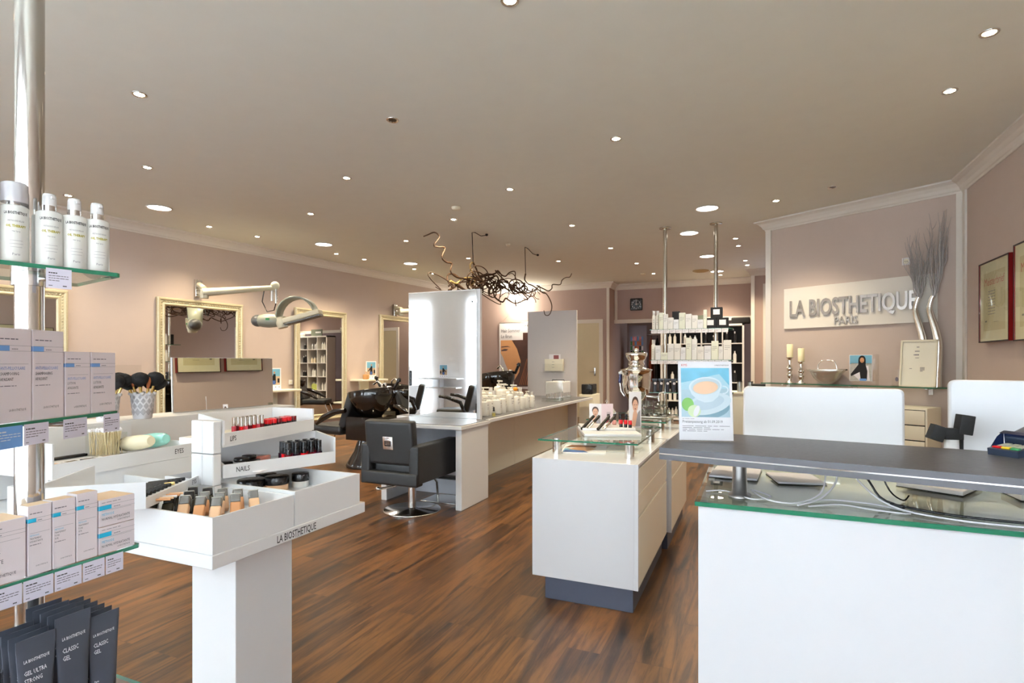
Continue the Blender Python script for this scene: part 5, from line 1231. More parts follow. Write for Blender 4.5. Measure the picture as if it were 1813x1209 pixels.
m = MB(pm('cream paper', rgb(238, 236, 220), .5, var=.008)); m.M = FT; m.box(-w_ / 2 + .014, w_ / 2 - .014, -.002, .004, .014, h - .014); m.M = FT @ T(0, -.0025, 0) @ FR
for (y, x0, x1, hh) in ((.42, -.02, .02, .008), (.375, -.035, .035, .009), (.335, -.045, .045, .011), (.305, -.03, .03, .006), (.19, -.08, -.04, .006)): m.lines(x0, x1, y, 1, .01, hh, .0005, int(y * 1000), INK)
m.lines(.02, .06, .20, 4, .012, .006, .0005, 9, INK); fin(m, 'certificate', t)
# curved silver vases with twigs
for k, (u, d, h, nm) in enumerate(((1.755, .07, .0, 'left'), (1.885, .07, .0, 'right'))):
    t = thing('curved_vase', 'curved silver vase holding glittery grey twigs, the %s one' % nm, 'vase', on_logo(u, d, CZ + .0005), LR, group='curved silver vases with twigs')
    ctr = [(.03, 0, 0), (.035, 0, .15), (.045, 0, .33), (.045, 0, .48), (.02, 0, .62), (-.015, 0, .75), (-.03, 0, .84), (-.015, 0, .92), (.005, 0, .965)]
    m = MB(SILVER); sp = smooth_path(ctr, 3); n_ = len(sp); m.tube(sp, [.056 - .032 * min(1, i / (n_ * .85)) for i in range(n_)], 16); fin(m, 'vase', t)
    q = random.Random(40 + k); H_ = 1.72 if k == 0 else 1.90; G = pm('glittered twig', (.36, .33, .31, 1), .45, metal=.5, var=.4, scale=300)
    m = MB(G)
    for b in range(20):
        p = Vector((.01 + q.uniform(-.01, .01), q.uniform(-.01, .01), .95)); pts = [p]; L_ = (H_ - .95) * q.uniform(.55, 1.0)
        sx, sy = q.uniform(-.13, .09), q.uniform(-.05, .05)
        if k == 1: sx = q.uniform(-.04, .13) if b > 3 else q.uniform(-.12, 0)
        for i in range(1, 11):
            u_ = i / 10; pts.append(p + Vector((sx * u_ ** .8 + .012 * math.sin(9 * u_ + b), sy * u_ + .01 * math.cos(7 * u_ + b), L_ * u_)))
        m.tube(pts, [.0055 * (1 - .7 * i / 10) for i in range(11)], 5)
        for s2 in range(5):
            a = pts[3 + s2 + (b % 2)]; e = a + Vector((q.uniform(-.06, .05), q.uniform(-.02, .02), q.uniform(.06, .14)))
            m.tube([a, a.lerp(e, .5) + Vector((.006, 0, 0)), e], [.0025, .002, .001], 4)
    fin(m, 'twigs', t)
# drawer cabinet below
t = thing('drawer_tower', 'cream drawer tower standing below the glass console', 'cabinet', on_logo(1.76, .27, 0), LR)
m = MB(CREAM); m.box(-.30, .20, -.20, .20, 0, .84, .004); fin(m, 'body', t)
m = MB(BLACKM); m.box(-.282, .182, -.2015, -.2002, .035, .82); fin(m, 'shadow_gap', t)
for k in range(5): m = MB(CREAM); m.box(-.28, .18, -.214, -.2016, .04 + .157 * k, .04 + .157 * k + .145, .002); fin(m, 'drawer', t)
# certificates on the right wall
def wall_cert(y0, y1, z0, z1, label, n=0, x=2.018):
    t = thing('framed_certificate', label, 'certificate', (x, (y0 + y1) / 2, z0), -90, group='red framed certificates on the right wall')
    w_ = y1 - y0; h = z1 - z0; RF = pm('dark red frame', rgb(112, 14, 16), .3, coat=.4)
    m = MB(RF)
    f_ = .010
    for a in ((-w_ / 2, -w_ / 2 + f_, 0, h), (w_ / 2 - f_, w_ / 2, 0, h), (-w_ / 2 + f_, w_ / 2 - f_, 0, f_), (-w_ / 2 + f_, w_ / 2 - f_, h - f_, h)): m.box(a[0], a[1], -.055, -.001, a[2], a[3])
    m.use(BLACKM)
    for a in ((-w_ / 2, -w_ / 2 + f_, 0, h), (w_ / 2 - f_, w_ / 2, 0, h), (-w_ / 2 + f_, w_ / 2 - f_, 0, f_), (-w_ / 2 + f_, w_ / 2 - f_, h - f_, h)): m.box(a[0], a[1], -.057, -.0551, a[2], a[3])
    fin(m, 'frame', t)
    m = MB(pm('ivory mount', rgb(214, 206, 172), .5, var=.015)); m.box(-w_ / 2 + .0102, w_ / 2 - .0102, -.046, -.04, .0102, h - .0102); m.M = T(0, -.0465, 0) @ FR
    m.use(pm('old parchment', rgb(196, 184, 142), .6, var=.04)); m.rect(-w_ * .36, w_ * .36, h * .14, h * .86, .0005)
    m.text('Meisterbrief', w_ * .15, 0, h * .70, .001, mat=pm('certificate red print', rgb(176, 60, 44), .6), align='CENTER', cond=.9)
    for i in range(9): m.lines(-w_ * .2, w_ * .2, h * (.62 - i * .035), 1, .01, h * .008, .001, i + n, INK)
    m.lines(-w_ * .3, -w_ * .2, h * .25, 1, .01, h * .02, .001, 3, INKD); m.lines(0, w_ * .25, h * .24, 1, .01, h * .004, .001, 3, INKD)
    fin(m, 'certificate', t)
    m = MB(GLASS); m.M = FR; m.rect(-w_ / 2 + .0102, w_ / 2 - .0102, .0102, h - .0102, .052); fin(m, 'glass_pane', t)
wall_cert(5.87, 6.53, 1.49, 2.22, 'dark red framed master craftsman certificate nearest the corner on the right wall')
wall_cert(5.10, 5.78, 1.48, 2.26, 'second red framed certificate cut by the right edge of the photo', 5)
wall_cert(4.35, 5.00, 1.48, 2.22, 'red framed certificate nearest the reception, seen only in the makeup stand mirror', 8)
# ---------------------------------------------------------------- product rack in the left foreground
PXY = (-1.311, 0.634)
t = thing('product_display_rack', 'chrome pole with four green edged glass shelves at the left edge', 'display rack', (*PXY, 0))
m = MB(POLEF); m.cyl(0, 0, 0.0, 3.195, .0235, 40); fin(m, 'chrome_pole', t)
m = MB(CHROME); m.lathe([(.09, .001), (.09, .01), (.03, .016)], 32); fin(m, 'base_flange', t)
SHV = {1: (1.487, 12, .128), 2: (1.195, -23, .137), 3: (.903, -2, .168), 4: (.640, 0, .12)}
RM = {}
shelf_obj = {}
for k, (z, th, ue) in SHV.items():
    M = T(*PXY, 0, rz=-th); RM[k] = M
    m = MB(); m.M = M
    xr = .08 if k < 4 else .235
    pts = [(-.17, -.34), (xr, -.34), (xr, ue - .006), (xr - .006, ue), (-.17, ue)]
    glass_plate(m, pts, z - .008, z); shelf_obj[k] = fin(m, 'glass_shelf', t, world=True)
    m = MB(CHROME); m.M = M; m.cyl(0, 0, z - .035, z - .0085, .029, 24); 
    m.tube([(-.1, .03, z - .018), (.055, .03, z - .018)], .006, 10); m.cyl(.055, .03, z - .026, z - .0085, .008, 12)
    fin(m, 'shelf_clamp', t, world=True)
def tag_on(k, u0, u1, dz=.001, h=.034, blue=False):
    z = SHV[k][0]
    m = MB(BLUEB if blue else TAG); m.M = RM[k] @ T(.0815, 0, z - .008 - dz) @ face_x()
    m.rect(u0, u1, -h, 0.004, 0); 
    m.lines(u0 + .004, u0 + (u1 - u0) * .7, -.006, 1, .01, .0022, .0003, int(u0 * 1000) % 97, INKW if blue else INKD)
    m.lines(u0 + .004, u1 - .005, -.011, 3, .0045, .0014, .0003, int(u1 * 1000) % 97, INKW if blue else INK)
    if not blue: m.lines(u1 - .014, u1 - .004, -h + .004, 1, .01, .0022, .0003, 5, INKD); m.lines(u0 + .004, u0 + .014, -h + .004, 1, .01, .0016, .0003, 6, INK)
    fin(m, 'price_tag', shelf_obj[k], world=True)
tag_on(1, .004, .044)
tag_on(2, -.165, -.107, blue=True); tag_on(2, -.105, -.052); tag_on(2, -.018, .042); tag_on(2, .096, .150, dz=-.003) if False else tag_on(2, .088, .136)
for a, b in ((-.155, -.105), (-.103, -.055), (-.053, -.004), (-.002, .046), (.048, .090), (.092, .128)): tag_on(3, a, b)

def wrap_text(m, s_, size, r, z, a0, mat, cond=.62, bold=0.0):
    v, f = text_geo(s_, size, 1, bold, cond, 'CENTER')
    m.use(mat); m.add([(r * math.cos(a0 + x / r), r * math.sin(a0 + x / r), z + y) for x, y, _ in v], f)
def spray(u, cap_full, label):
    M = RM[1] @ T(.052, u, SHV[1][0] + .0005)
    loc = M.to_translation()
    t = thing('spray_bottle', label, 'bottle', tuple(loc), 0, group='oil therapy bottles on the top glass shelf')
    r = .0212
    m = MB(BOTW); m.lathe([(r - .002, 0), (r, .003), (r, .103), (r - .004, .1065), (.011, .107)], 32)
    a0 = R(-18)
    wrap_text(m, 'LA BIOSTHETIQUE', .0072, r + .0003, .088, a0, INKD, .62, .0002)
    wrap_text(m, 'METHODE RELAX', .0044, r + .0003, .074, a0, INK, .7)
    wrap_text(m, 'OIL THERAPY', .0062, r + .0003, .064, a0, OLIVE, .8, .0003)
    wrap_text(m, 'Hair Spray', .004, r + .0003, .055, a0, INK, .7)
    for z_, n_ in ((.038, 11), (.032, 12), (.026, 10)): wrap_text(m, '-' * n_, .006, r + .0003, z_, a0, INK, .9)
    wrap_text(m, 'Paris', .006, r + .0003, .012, a0, INK, 1.0)
    fin(m, 'bottle_body', t)
    m = MB(CHROME); m.cyl(0, 0, .107, .118, .0115, 24); fin(m, 'collar', t)
    if cap_full:
        m = MB(pm('frosted overcap', rgb(196, 194, 198), .2, spec=.7)); m.lathe([(r - .001, .112), (r - .001, .146), (r - .004, .149), (.0001, .149)], 28); m.use(CAPCL); m.cyl(0, 0, .118, .135, .01, 16)
    else:
        m = MB(CAPCL); m.lathe([(.0115, .118), (.011, .136), (.0095, .141), (.0001, .141)], 20); m.box(-.003, .014, -.003, .003, .131, .136, .001)
    fin(m, 'spray_cap', t)
us = [-.080, -.035, .017, .057, .0955]
labs = ['cut by the left photo edge, with clear overcap', 'left of the pole, with clear overcap', 'just right of the pole', 'second from the right', 'rightmost at the shelf corner']
for u, l_, cf in zip(us, labs, (1, 1, 0, 0, 0)): spray(u, cf, 'white oil therapy spray bottle on the top glass shelf, ' + l_.replace(', with clear overcap', ''))

def box_item(k, u0, u1, h, d, label, band, lines_, z=None, x=.077, top=KRAFT, brand=True, scale_=1.0, small=False, grp=None):
    """carton whose face looks along the shelf's outer edge"""
    z0 = (SHV[k][0] if z is None else z) + .0006
    M = RM[k] @ T(x, (u0 + u1) / 2, z0); loc = M.to_translation(); rz = -SHV[k][1]
    w_ = u1 - u0 - .0012
    t = thing('product_carton', label, 'box', tuple(loc), rz, group=grp)
    m = MB(BOXP); m.box(-d, 0, -w_ / 2, w_ / 2, 0, h, .0006, 1)
    m.use(top); m.rect(-d + .001, -.001, -w_ / 2 + .001, w_ / 2 - .001, h + .0002)
    fin(m, 'carton', t)
    m = MB(band); m.M = T(.0004, 0, 0) @ face_x()
    hb = .62 if not small else .72
    zb = h * (.76 if not small else .62); bh = h * .055 if not small else h * .16
    m.rect(-w_ / 2, -w_ / 2 + w_ * .34, zb, zb + bh, 0)
    m.M = T(-d, -w_ / 2 - .0004, 0) @ FR; m.rect(0, d, zb, zb + bh, 0)
    fin(m, 'colour_band', t)
    m = MB(INK); m.M = T(.0006, 0, 0) @ face_x()
    m.lines(-w_ * .43, w_ * .43, h * .88, 1, .01, h * .008 + .0005, 0, 3, INK)
    m.rect(-w_ / 2, w_ / 2, zb + bh, zb + bh + .0004, 0); m.rect(-w_ / 2, w_ / 2, zb - .0004, zb, 0)
    m.lines(-w_ * .1, w_ * .2, zb + bh * .3, 1, .01, .0012, 0, 5, INK)
    sz = w_ * (.115 if not small else .10)
    y = h * (.56 if not small else .40); m.rect(-w_ * .43, w_ * .4, y + sz * 1.3, y + sz * 1.3 + .0004, 0)
    for i, (s_, c_) in enumerate(lines_):
        m.text(s_, sz, -w_ * .43, y - i * sz * 1.25, 0, mat=c_, cond=.72, res=1)
    if brand: m.text('LA BIOSTHETIQUE', w_ * (.085 if not small else .06), -w_ * (.18 if not small else -.0), h * .12, 0, mat=INKD, cond=.72, res=1)
    if not small: m.lines(-w_ * .43, w_ * .35, y - len(lines_) * sz * 1.25, 1, .01, .0012, 0, 8, INK)
    fin(m, 'print', t)
    return t
bl = pm('blue print', rgb(110, 140, 200), .5)
A_ = [('ANTI-PELLICULAIRE', bl), ('SHAMPOOING', INKD), ('APAISANT', INKD)]
B_ = [('ANTI-PELLICULAIRE', bl), ('LOTION', INKD), ('APAISANTE', INKD)]
g2 = 'anti dandruff cartons on the second glass shelf'
box_item(2, -.232, -.155, .166, .05, 'tall shampoo carton cut by the left edge, second glass shelf', BLUEB, A_, grp=g2)
box_item(2, -.152, -.0835, .166, .05, 'tall lilac white shampoo carton with blue band, left of the pole', BLUEB, A_, grp=g2)
box_item(2, -.082, -.011, .166, .05, 'tall lilac white shampoo carton with blue band, in front of the pole', BLUEB, A_, grp=g2)
box_item(2, -.008, .0575, .1275, .05, 'shorter lotion carton with blue band, left one beside the tall cartons', BLUEB, B_, grp=g2)
box_item(2, .059, .130, .1275, .05, 'shorter lotion carton with blue band, at the right end of the second glass shelf', BLUEB, B_, grp=g2)
cy = pm('cyan print', rgb(70, 180, 214), .5)
C_ = [('METHODE', cy), ('TRAITEMENT', INKD), ('HYDRATANTE', INKD)]
D_ = [('METHODE', cy), ('TRAITEMENT', INKD), ('TONI', INKD), ('GUE', INKD)]
g3 = 'treatment cartons on the third glass shelf'
box_item(3, -.135, -.046, .113, .07, 'wide treatment carton cut by the left edge, third glass shelf', CYANB, C_, grp=g3)
box_item(3, -.044, -.004, .130, .032, 'slim treatment carton with cyan band, leftmost of three on the third glass shelf', CYANB, C_, grp=g3)
box_item(3, -.003, .038, .131, .032, 'slim treatment carton with cyan band, middle of three on the third glass shelf', CYANB, D_, grp=g3)
box_item(3, .039, .0795, .135, .032, 'slim treatment carton with cyan band, rightmost of three on the third glass shelf', CYANB, D_, grp=g3)
E_ = [('METHODE', cy), ('NORMAL HYDRATANTE', INKD)]
box_item(3, .081, .156, .0555, .075, 'flat treatment carton, lower of the two stacked at the shelf corner', CYANB, E_, small=True, grp=g3)
box_item(3, .081, .156, .0555, .075, 'flat treatment carton, upper of the two stacked at the shelf corner', CYANB, E_, z=SHV[3][0] + .0565, small=True, grp=g3)
for i, (u0, u1, h) in enumerate([(-.0, .06, .12), (.075, .14, .1)]):
    box_item(3, u0, u1, h, .05, 'treatment carton in the rear row of the third glass shelf, %s' % ['left', 'right'][i], CYANB, C_, x=.077 - (.04 if i == 0 else .08) - .03 * (i == 0), grp=g3) if i == 1 else None

# graphite gel tubes
def gel_tube(lines_):
    t = thing('gel_tube', '', 'tube', group='graphite gel tubes on the lowest glass shelf')
    n = 20; vs = []; prof = [(0, .0215, 1.0), (.03, .0225, 1.0), (.07, .024, .8), (.11, .026, .45), (.15, .0285, .10), (.154, .029, .05), (.170, .029, .05)]
    for z, r, fl in prof:
        for i in range(n):
            a = 2 * math.pi * i / n
            vs.append((r * math.cos(a) * fl, r * math.sin(a), z + .02))
    fs = []
    for j in range(len(prof) - 1):
        for i in range(n): fs.append((j * n + i, j * n + (i + 1) % n, (j + 1) * n + (i + 1) % n, (j + 1) * n + i))
    m = MB(TUBE); m.add(vs, fs, True); m.add(vs, [tuple(range((len(prof) - 1) * n, len(prof) * n))])
    fin(m, 'tube_body', t)
    m = MB(BLACK); m.cyl(0, 0, 0, .02, .02, 20); fin(m, 'cap', t)
    m = MB(INKW)
    def place_(v):
        x, y, _ = v
        z = y; k = (z - .02)
        # depth of front surface at this height
        fl = 1.0 if k < .03 else (1 - .2 * (k - .03) / .04 if k < .07 else (.8 - .35 * (k - .07) / .04 if k < .11 else (.45 - .35 * (k - .11) / .04 if k < .15 else .08)))
        r = .0215 + .0075 * min(1, k / .15)
        cc = max(0.02, 1 - (x / r) ** 2)
        return (r * fl * math.sqrt(cc) + .0008, x, z)
    for s_, sz, yy in lines_:
        v, f = text_geo(s_, sz, 1, 0.0001, .66, 'LEFT'); m.add([place_((a - .019, b + yy, c)) for a, b, c in v], f)
    fin(m, 'print', t)
    return t
P1_ = gel_tube([('LA BIOSTHETIQUE', .0068, .153), ('CLASSIC', .0100, .134), ('GEL', .0100, .122), ('Paris', .005, .07)])
P2_ = gel_tube([('LA BIOSTHETIQUE', .0068, .153), ('GEL ULTRA', .0095, .134), ('STRONG', .0095, .122)])
T0 = SHV[4][0] + .0006
rowsT = [(P1_, -1.118, .6565, 6, 'in the right row', 0.0), (P1_, -1.112, .603, 5, 'in the middle row', .028), (P2_, -1.108, .545, 4, 'in the left row', .012)]
seen = set()
for (p, x0, y0, n_, nm, dz) in rowsT:
    for i in range(n_):
        loc = (x0 - .036 * i * .62, y0, T0); lab = 'graphite gel tube %s of the lowest glass shelf, %s from the front' % (nm, ORD[i])
        loc = (x0 - .024 * i, y0 + .001 * i, T0)
        s_ = (.52 if i else .9, 1.0, 1.0 + dz * 5)
        s_ = (.5, 1.0, 1.0 + dz * 4.4)
        if i == 0 and nm not in seen and p.name not in seen:
            p.location = loc; p['label'] = lab; p.scale = s_; seen.add(p.name)
        else: dup(p, loc, 0, lab, sc_=s_)
m = MB(pm('purple bottle', rgb(96, 30, 96), .25)); m.cyl(0, 0, 0, .12, .018, 16); m.use(CHROME); m.cyl(0, 0, .12, .155, .014, 16)
fin(m, 'purple_bottle', label='purple bottle with silver cap at the lower left corner', cat='bottle', loc=(-1.135, .497, T0))

# ---------------------------------------------------------------- makeup stand
t = thing('makeup_stand', 'white makeup display stand with swing out trays and lettered base in the left foreground', 'display stand', (-1.64, 1.42, 0))
m = MB(WHITE); m.box(-1.737, -1.533, 1.301, 1.542, 0, .70, .0015, 1); fin(m, 'post', t, world=True)
m = MB(WHITE); m.box(-3.06, -1.433, 1.137, 1.83, .70, .741, .0015, 1); fin(m, 'base_plate', t, world=True)
m = MB(WHITE); m.box(-2.95, -2.82, 2.40, 2.60, 0, .742, .0015, 1); fin(m, 'post', t, world=True)
m = MB(INKD); m.M = T(-1.4325, 0, 0) @ face_x(); m.text('LA BIOSTHETIQUE', .034, 1.375, .7075, 0, cond=.64, bold=.0004); m.text('PARIS', .0085, 1.455, .7022, 0, mat=INK, space=1.5); fin(m, 'base_lettering', t, world=True)
def openbox(x0, x1, y0, y1, z0, z1, zf, name, th=.008):
    m = MB(WHITE)
    m.box(x0, x1, y0, y0 + th, z0, z1); m.box(x0, x1, y1 - th, y1, z0, z1); m.box(x0, x0 + th, y0 + th, y1 - th, z0, z1); m.box(x1 - th, x1, y0 + th, y1 - th, z0, z1)
    m.box(x0 + th, x1 - th, y0 + th, y1 - th, z0, zf)
    return fin(m, name, t, world=True)
openbox(-2.5, -1.436, 1.140, 1.452, .742, .850, .795, 'front_compartment')
openbox(-2.1, -1.436, 1.458, 1.800, .742, .860, .795, 'rear_compartment')
m = MB(WHITEM); m.box(-3.06, -2.81, 1.20, 2.85, .742, 1.02, .0015, 1); fin(m, 'rear_housing', t, world=True)
m = MB(WHITE); m.box(-1.868, -1.812, 1.395, 1.43, .862, .973, .003, 1); m.box(-1.810, -1.755, 1.395, 1.43, .862, .973, .003, 1); m.box(-1.868, -1.812, 1.395, 1.43, .976, 1.093, .003, 1); m.box(-1.810, -1.755, 1.395, 1.43, .976, 1.093, .003, 1)
m.box(-1.868, -1.755, 1.40, 1.43, .796, .861); fin(m, 'hinge_column', t, world=True)
def tray(P, zb, zl, zh, walls, name, text, th=.007):
    """open wedge shaped tray: P lists the footprint, P[0]-P[1] is the lettered lip; walls gives the height of each further side"""
    P = [Vector(p) for p in P]; n = len(P); c = sum(P, Vector((0, 0))) / n
    def wall(m, a, b, z1):
        d = (b - a).normalized(); q_ = Vector((-d.y, d.x)); q_ = q_ if (c - a).dot(q_) > 0 else -q_
        a2 = a + q_ * th + d * th * .2; b2 = b + q_ * th - d * th * .2
        pts = [tuple(a), tuple(b), tuple(b2), tuple(a2)]
        if (b - a).cross(b2 - a) < 0: pts.reverse()
        m.prism(pts, zb + .0081, z1)
    m = MB(WHITE); pts = [tuple(p) for p in P]
    ar = sum(P[i].x * P[(i + 1) % n].y - P[(i + 1) % n].x * P[i].y for i in range(n))
    if ar < 0: pts.reverse()
    m.prism(pts, zb, zb + .008); o_ = fin(m, name, t, world=True)
    m = MB(WHITE); wall(m, P[0], P[1], zl); fin(m, 'front_lip', o_, world=True)
    for i in range(1, n):
        h_ = {'h': zh, 'l': zl, '-': None}[walls[i - 1]]
        if h_: m = MB(WHITE); wall(m, P[i], P[(i + 1) % n], h_); fin(m, 'tray_wall', o_, world=True)
    if text:
        tx, x0, sz = text; d = (P[1] - P[0]).normalized(); rz = math.degrees(math.atan2(d.y, d.x))
        m = MB(INKD); m.M = T(P[0].x, P[0].y, 0, rz=rz) @ T(0, -.0008, 0) @ FR; m.text(tx, sz, x0, (zb + zl) / 2 - sz * .25, 0, cond=.72, bold=.0002); fin(m, 'tray_lettering', o_, world=True)
    return o_
ML = T(-1.75, 1.425, 0, rz=8.8); MN = T(-1.75, 1.425, 0, rz=-19.5); ME = T(-2.30, 1.18, 0, rz=4); MM = T(-1.665, 1.097, 0, rz=29)
tray([(-1.752, 1.432), (-1.836, 1.979), (-2.075, 1.965), (-2.10, 1.60)], .995, 1.046, 1.093, 'hhh', 'lips_tray', ('LIPS', .035, .026))
tray([(-1.751, 1.432), (-1.60, 1.849), (-1.84, 2.0), (-2.06, 1.62)], .884, .932, .990, 'hhl', 'nails_tray', ('NAILS', .045, .026))
tray([(-2.30, 1.18), (-2.342, 1.80), (-2.80, 1.77), (-2.76, 1.15)], .880, .936, 1.010, 'lhh', 'eyes_tray', ('EYES', .485, .030))
tray([(-1.665, 1.097), (-1.845, 1.424), (-2.10, 1.20), (-1.87, .90)], .864, .895, .945, '-hh', 'pencil_tray', ('EYES', .29, .022))
m = MB(WHITE); m.box(-2.345, -2.325, 1.18, 1.80, .742, .879); fin(m, 'inner_panel', t, world=True)
# mirror behind the trays and clear panel
m = MB(WHITE); m.M = T(-2.98, 2.28, 1.021, rz=-2.5, ry=-1.9); m.box(-.014, -.004, -.158, .53, 0, .312); fin(m, 'mirror_back', t, world=True)
m = MB(MIRROR); m.M = T(-2.98, 2.28, 1.021, rz=-2.5, ry=-1.9); m.box(-.004, 0, -.155, .527, 0.001, .31); fin(m, 'mirror_pane', t, world=True)
m = MB(ACRYL); m.M = T(-2.98, 1.72, 1.021); m.box(-.003, 0, -.16, .22, 0, .27); fin(m, 'clear_pane', t, world=True)

m = MB(pm('cream insert', rgb(226, 220, 208), .4)); m.M = ML; m.box(-.205, -.010, .02, .535, 1.0035, 1.024); fin(m, 'tray_insert', t, world=True)
m = MB(pm('cream insert', rgb(226, 220, 208), .4)); m.M = MN; m.box(-.13, -.010, .24, .405, .8925, .904); fin(m, 'tray_insert', t, world=True)
# things lying in the trays ---------------------------------------
def small(m, name, label, cat, loc, rz=0, group=None, rot=None): return fin(m, name, label=label, cat=cat, loc=loc, rz=rz, group=group, rot=rot)
def copies(proto, locs, labs, name_rot=None):
    for i, (l_, lab) in enumerate(zip(locs, labs)):
        if i == 0: proto.location = l_; proto['label'] = lab
        else:
            c_ = dup(proto, l_, None, lab)
def onM(M, x, y, z): v = M @ Vector((x, y, z)); return (v.x, v.y, v.z)
# lip glosses : clear tube with pink base, silver cap
def gloss(base, h=.034):
    m = MB(base); m.cyl(0, 0, 0, h * .45, .0085, 12); m.use(POLISH); m.cyl(0, 0, h * .45, h, .0075, 12); return m
for i in range(6):
    for j in range(2):
        m = gloss([RED, PINK, DRED][(i + j) % 3], .062); small(m, 'lip_gloss', 'silver capped lip gloss in the lips tray, %s from the left in the %s row' % (ORD[i], ['front', 'rear'][j]), 'lip gloss', onM(ML, -.06 - .035 * j, .17 + .0235 * i, 1.0245), 0, 'silver capped lip glosses in the lips tray')
t2 = thing('lipstick', 'single open lipstick standing at the left of the lips tray', 'lipstick', onM(ML, -.10, .095, 1.0245)); m = MB(GOLD); m.cyl(0, 0, 0, .02, .009, 14); fin(m, 'base', t2); m = MB(POLISH); m.cyl(0, 0, .02, .04, .0075, 14); fin(m, 'sleeve', t2); m = MB(pm('nude lipstick', rgb(176, 100, 76), .4)); m.lathe([(.006, .04), (.006, .055), (.003, .062), (.0001, .063)], 12); fin(m, 'lip_colour', t2)
k = 0
for i in range(6):
    for j in range(2):
        m = MB(BLACK); m.cyl(0, 0, 0, .022, .0135, 14); m.use([RED, RED, DRED][(i + 2 * j) % 3]); m.cyl(0, 0, .022, .040, .0135, 14)
        small(m, 'lip_pot', 'red lidded black pot in the lips tray, %s from left, %s row' % (ORD[i], ['front', 'rear'][j]), 'lip colour', onM(ML, -.06 - .033 * j, .325 + .0335 * i, 1.0245), 0, 'red lidded pots in the lips tray')
for i in range(6):
    m = MB([pm('peach lip pencil', rgb(216, 130, 96), .5), RED, PINK][i % 3]); m.M = T(ry=90); m.cyl(0, 0, 0, .11, .004, 8); m.lathe([(.004, .11), (.0005, .12)], 8)
    small(m, 'lip_pencil', 'lip pencil lying flat at the front of the lips tray, %s from the left' % ORD[i], 'lip pencil', onM(ML, -.022 - .006 * i, .03 + .015 * i, 1.0285), 98.8, 'lip pencils in the lips tray')
# nail polish
for i in range(5):
    for j in range(3):
        m = MB([DRED, RED, pm('dark purple polish', rgb(52, 18, 40), .2)][(i * 2 + j) % 3]); m.cyl(0, 0, 0, .030, .0135, 14); m.use(BLACK); m.cyl(0, 0, .030, .076, .0105, 12)
        small(m, 'nail_polish', 'black capped nail polish in the nails tray, %s from left in the %s row' % (ORD[i], ORD[j]), 'nail polish', onM(MN, -.04 - .036 * j, .265 + .033 * i + .004 * j, .9045), 0, 'nail polishes in the nails tray')
for i in range(6):
    m = MB(BLACK); m.lathe([(.026, 0), (.028, .006), (.026, .014), (.0001, .015)], 20)
    small(m, 'powder_compact', 'black round powder compact piled in the nails tray, %s one' % ORD[i], 'compact', onM(MN, -.09 - .04 * (i % 2), .06 + .045 * (i // 2), .8925 + .0155 * (i % 3)), 0, 'black compacts in the nails tray')
m = MB(pm('brown clear compact', rgb(150, 92, 80), .2)); m.box(-.035, .035, -.035, .035, 0, .035, .008); small(m, 'blush_compact', 'square brown blush compact in the middle of the nails tray', 'compact', onM(MN, -.15, .195, .8925), 20)
m = MB(PAPER); m.box(-.06, .06, -.04, .04, 0, .003); small(m, 'leaflet', 'white leaflet at the front of the nails tray', 'leaflet', onM(MN, -.05, .13, .8925), 10)
# foundation bottles, slanted, in the front compartment
for i in range(15):
    dark = i < 6
    r_, c_ = i % 3, i // 3
    x = -1.80 + .058 * c_ + .012 * r_; y = 1.21 + .062 * r_ + (.012 * c_)
    m = MB(pm('smoked bottle', rgb(56, 52, 40), .12, spec=.7) if dark else (SKIN1 if i % 2 else SKIN2)); m.box(-.018, .018, -.03, .022, 0, .03, .006)
    m.use(pm('grey clear cap', rgb(110, 108, 104), .15, spec=.7) if not dark else BLACK); m.box(-.017, .017, .022, .054, .001, .029, .006); m.use(pm('cap rim', rgb(206, 204, 198), .2)); m.box(-.018, .018, .052, .056, .0, .03, .003)
    small(m, 'foundation_bottle', '%s foundation bottle in the front compartment, %s from left, %s row' % ('smoked dark' if dark else 'beige clear capped', ORD[c_], ORD[r_]), 'foundation', (x, y, .816), 0, 'foundation bottles in the front compartment', rot=(52, 0, 40 + 8 * (i % 3))).scale = (.88, .9, .9)
m = MB(SKIN1); m.cyl(0, 0, 0, .04, .013, 14); m.use(GOLD); m.cyl(0, 0, .04, .065, .009, 12); small(m, 'gold_capped_bottle', 'small tan bottle with gold cap behind the foundation bottles', 'bottle', (-1.80, 1.425, .7955))
def jar(loc, r, h, label, lid=BLACK, body=SKIN2):
    t3 = thing('powder_jar', label, 'jar', loc, group='powder jars in the rear compartment'); m = MB(body); m.cyl(0, 0, 0, h * .45, r * .95, 24); fin(m, 'jar_base', t3); m = MB(lid); m.lathe([(r, h * .45), (r, h * .95), (r * .95, h), (.0001, h)], 28); fin(m, 'jar_lid', t3)
jar((-1.80, 1.60, .7955), .052, .05, 'black lidded beige powder jar, largest, tipped at the left of the rear compartment')
jar((-1.76, 1.515, .7955), .042, .03, 'flat black powder jar left of the large one')
jar((-1.74, 1.67, .7955), .046, .055, 'black lidded powder jar in the middle of the rear compartment')
jar((-1.84, 1.71, .7955), .040, .05, 'black lidded powder jar behind the middle one', body=SKIN1)
jar((-1.70, 1.755, .7955), .034, .055, 'black lidded powder jar at the right of the rear compartment', body=BOTW)
for i in range(8):
    m = MB([SKIN2, SKIN1, GOLD][i % 3]); m.lathe([(.019, 0), (.02, .006), (.016, .007), (.0001, .006)], 18); small(m, 'powder_pan', 'flat powder pan in the clear insert, %s of eight' % ORD[i], 'powder pan', (-1.66 + .045 * (i % 4), 1.52 + .05 * (i // 4) + .012 * (i % 4), .7955), 0, 'powder pans in the rear compartment')
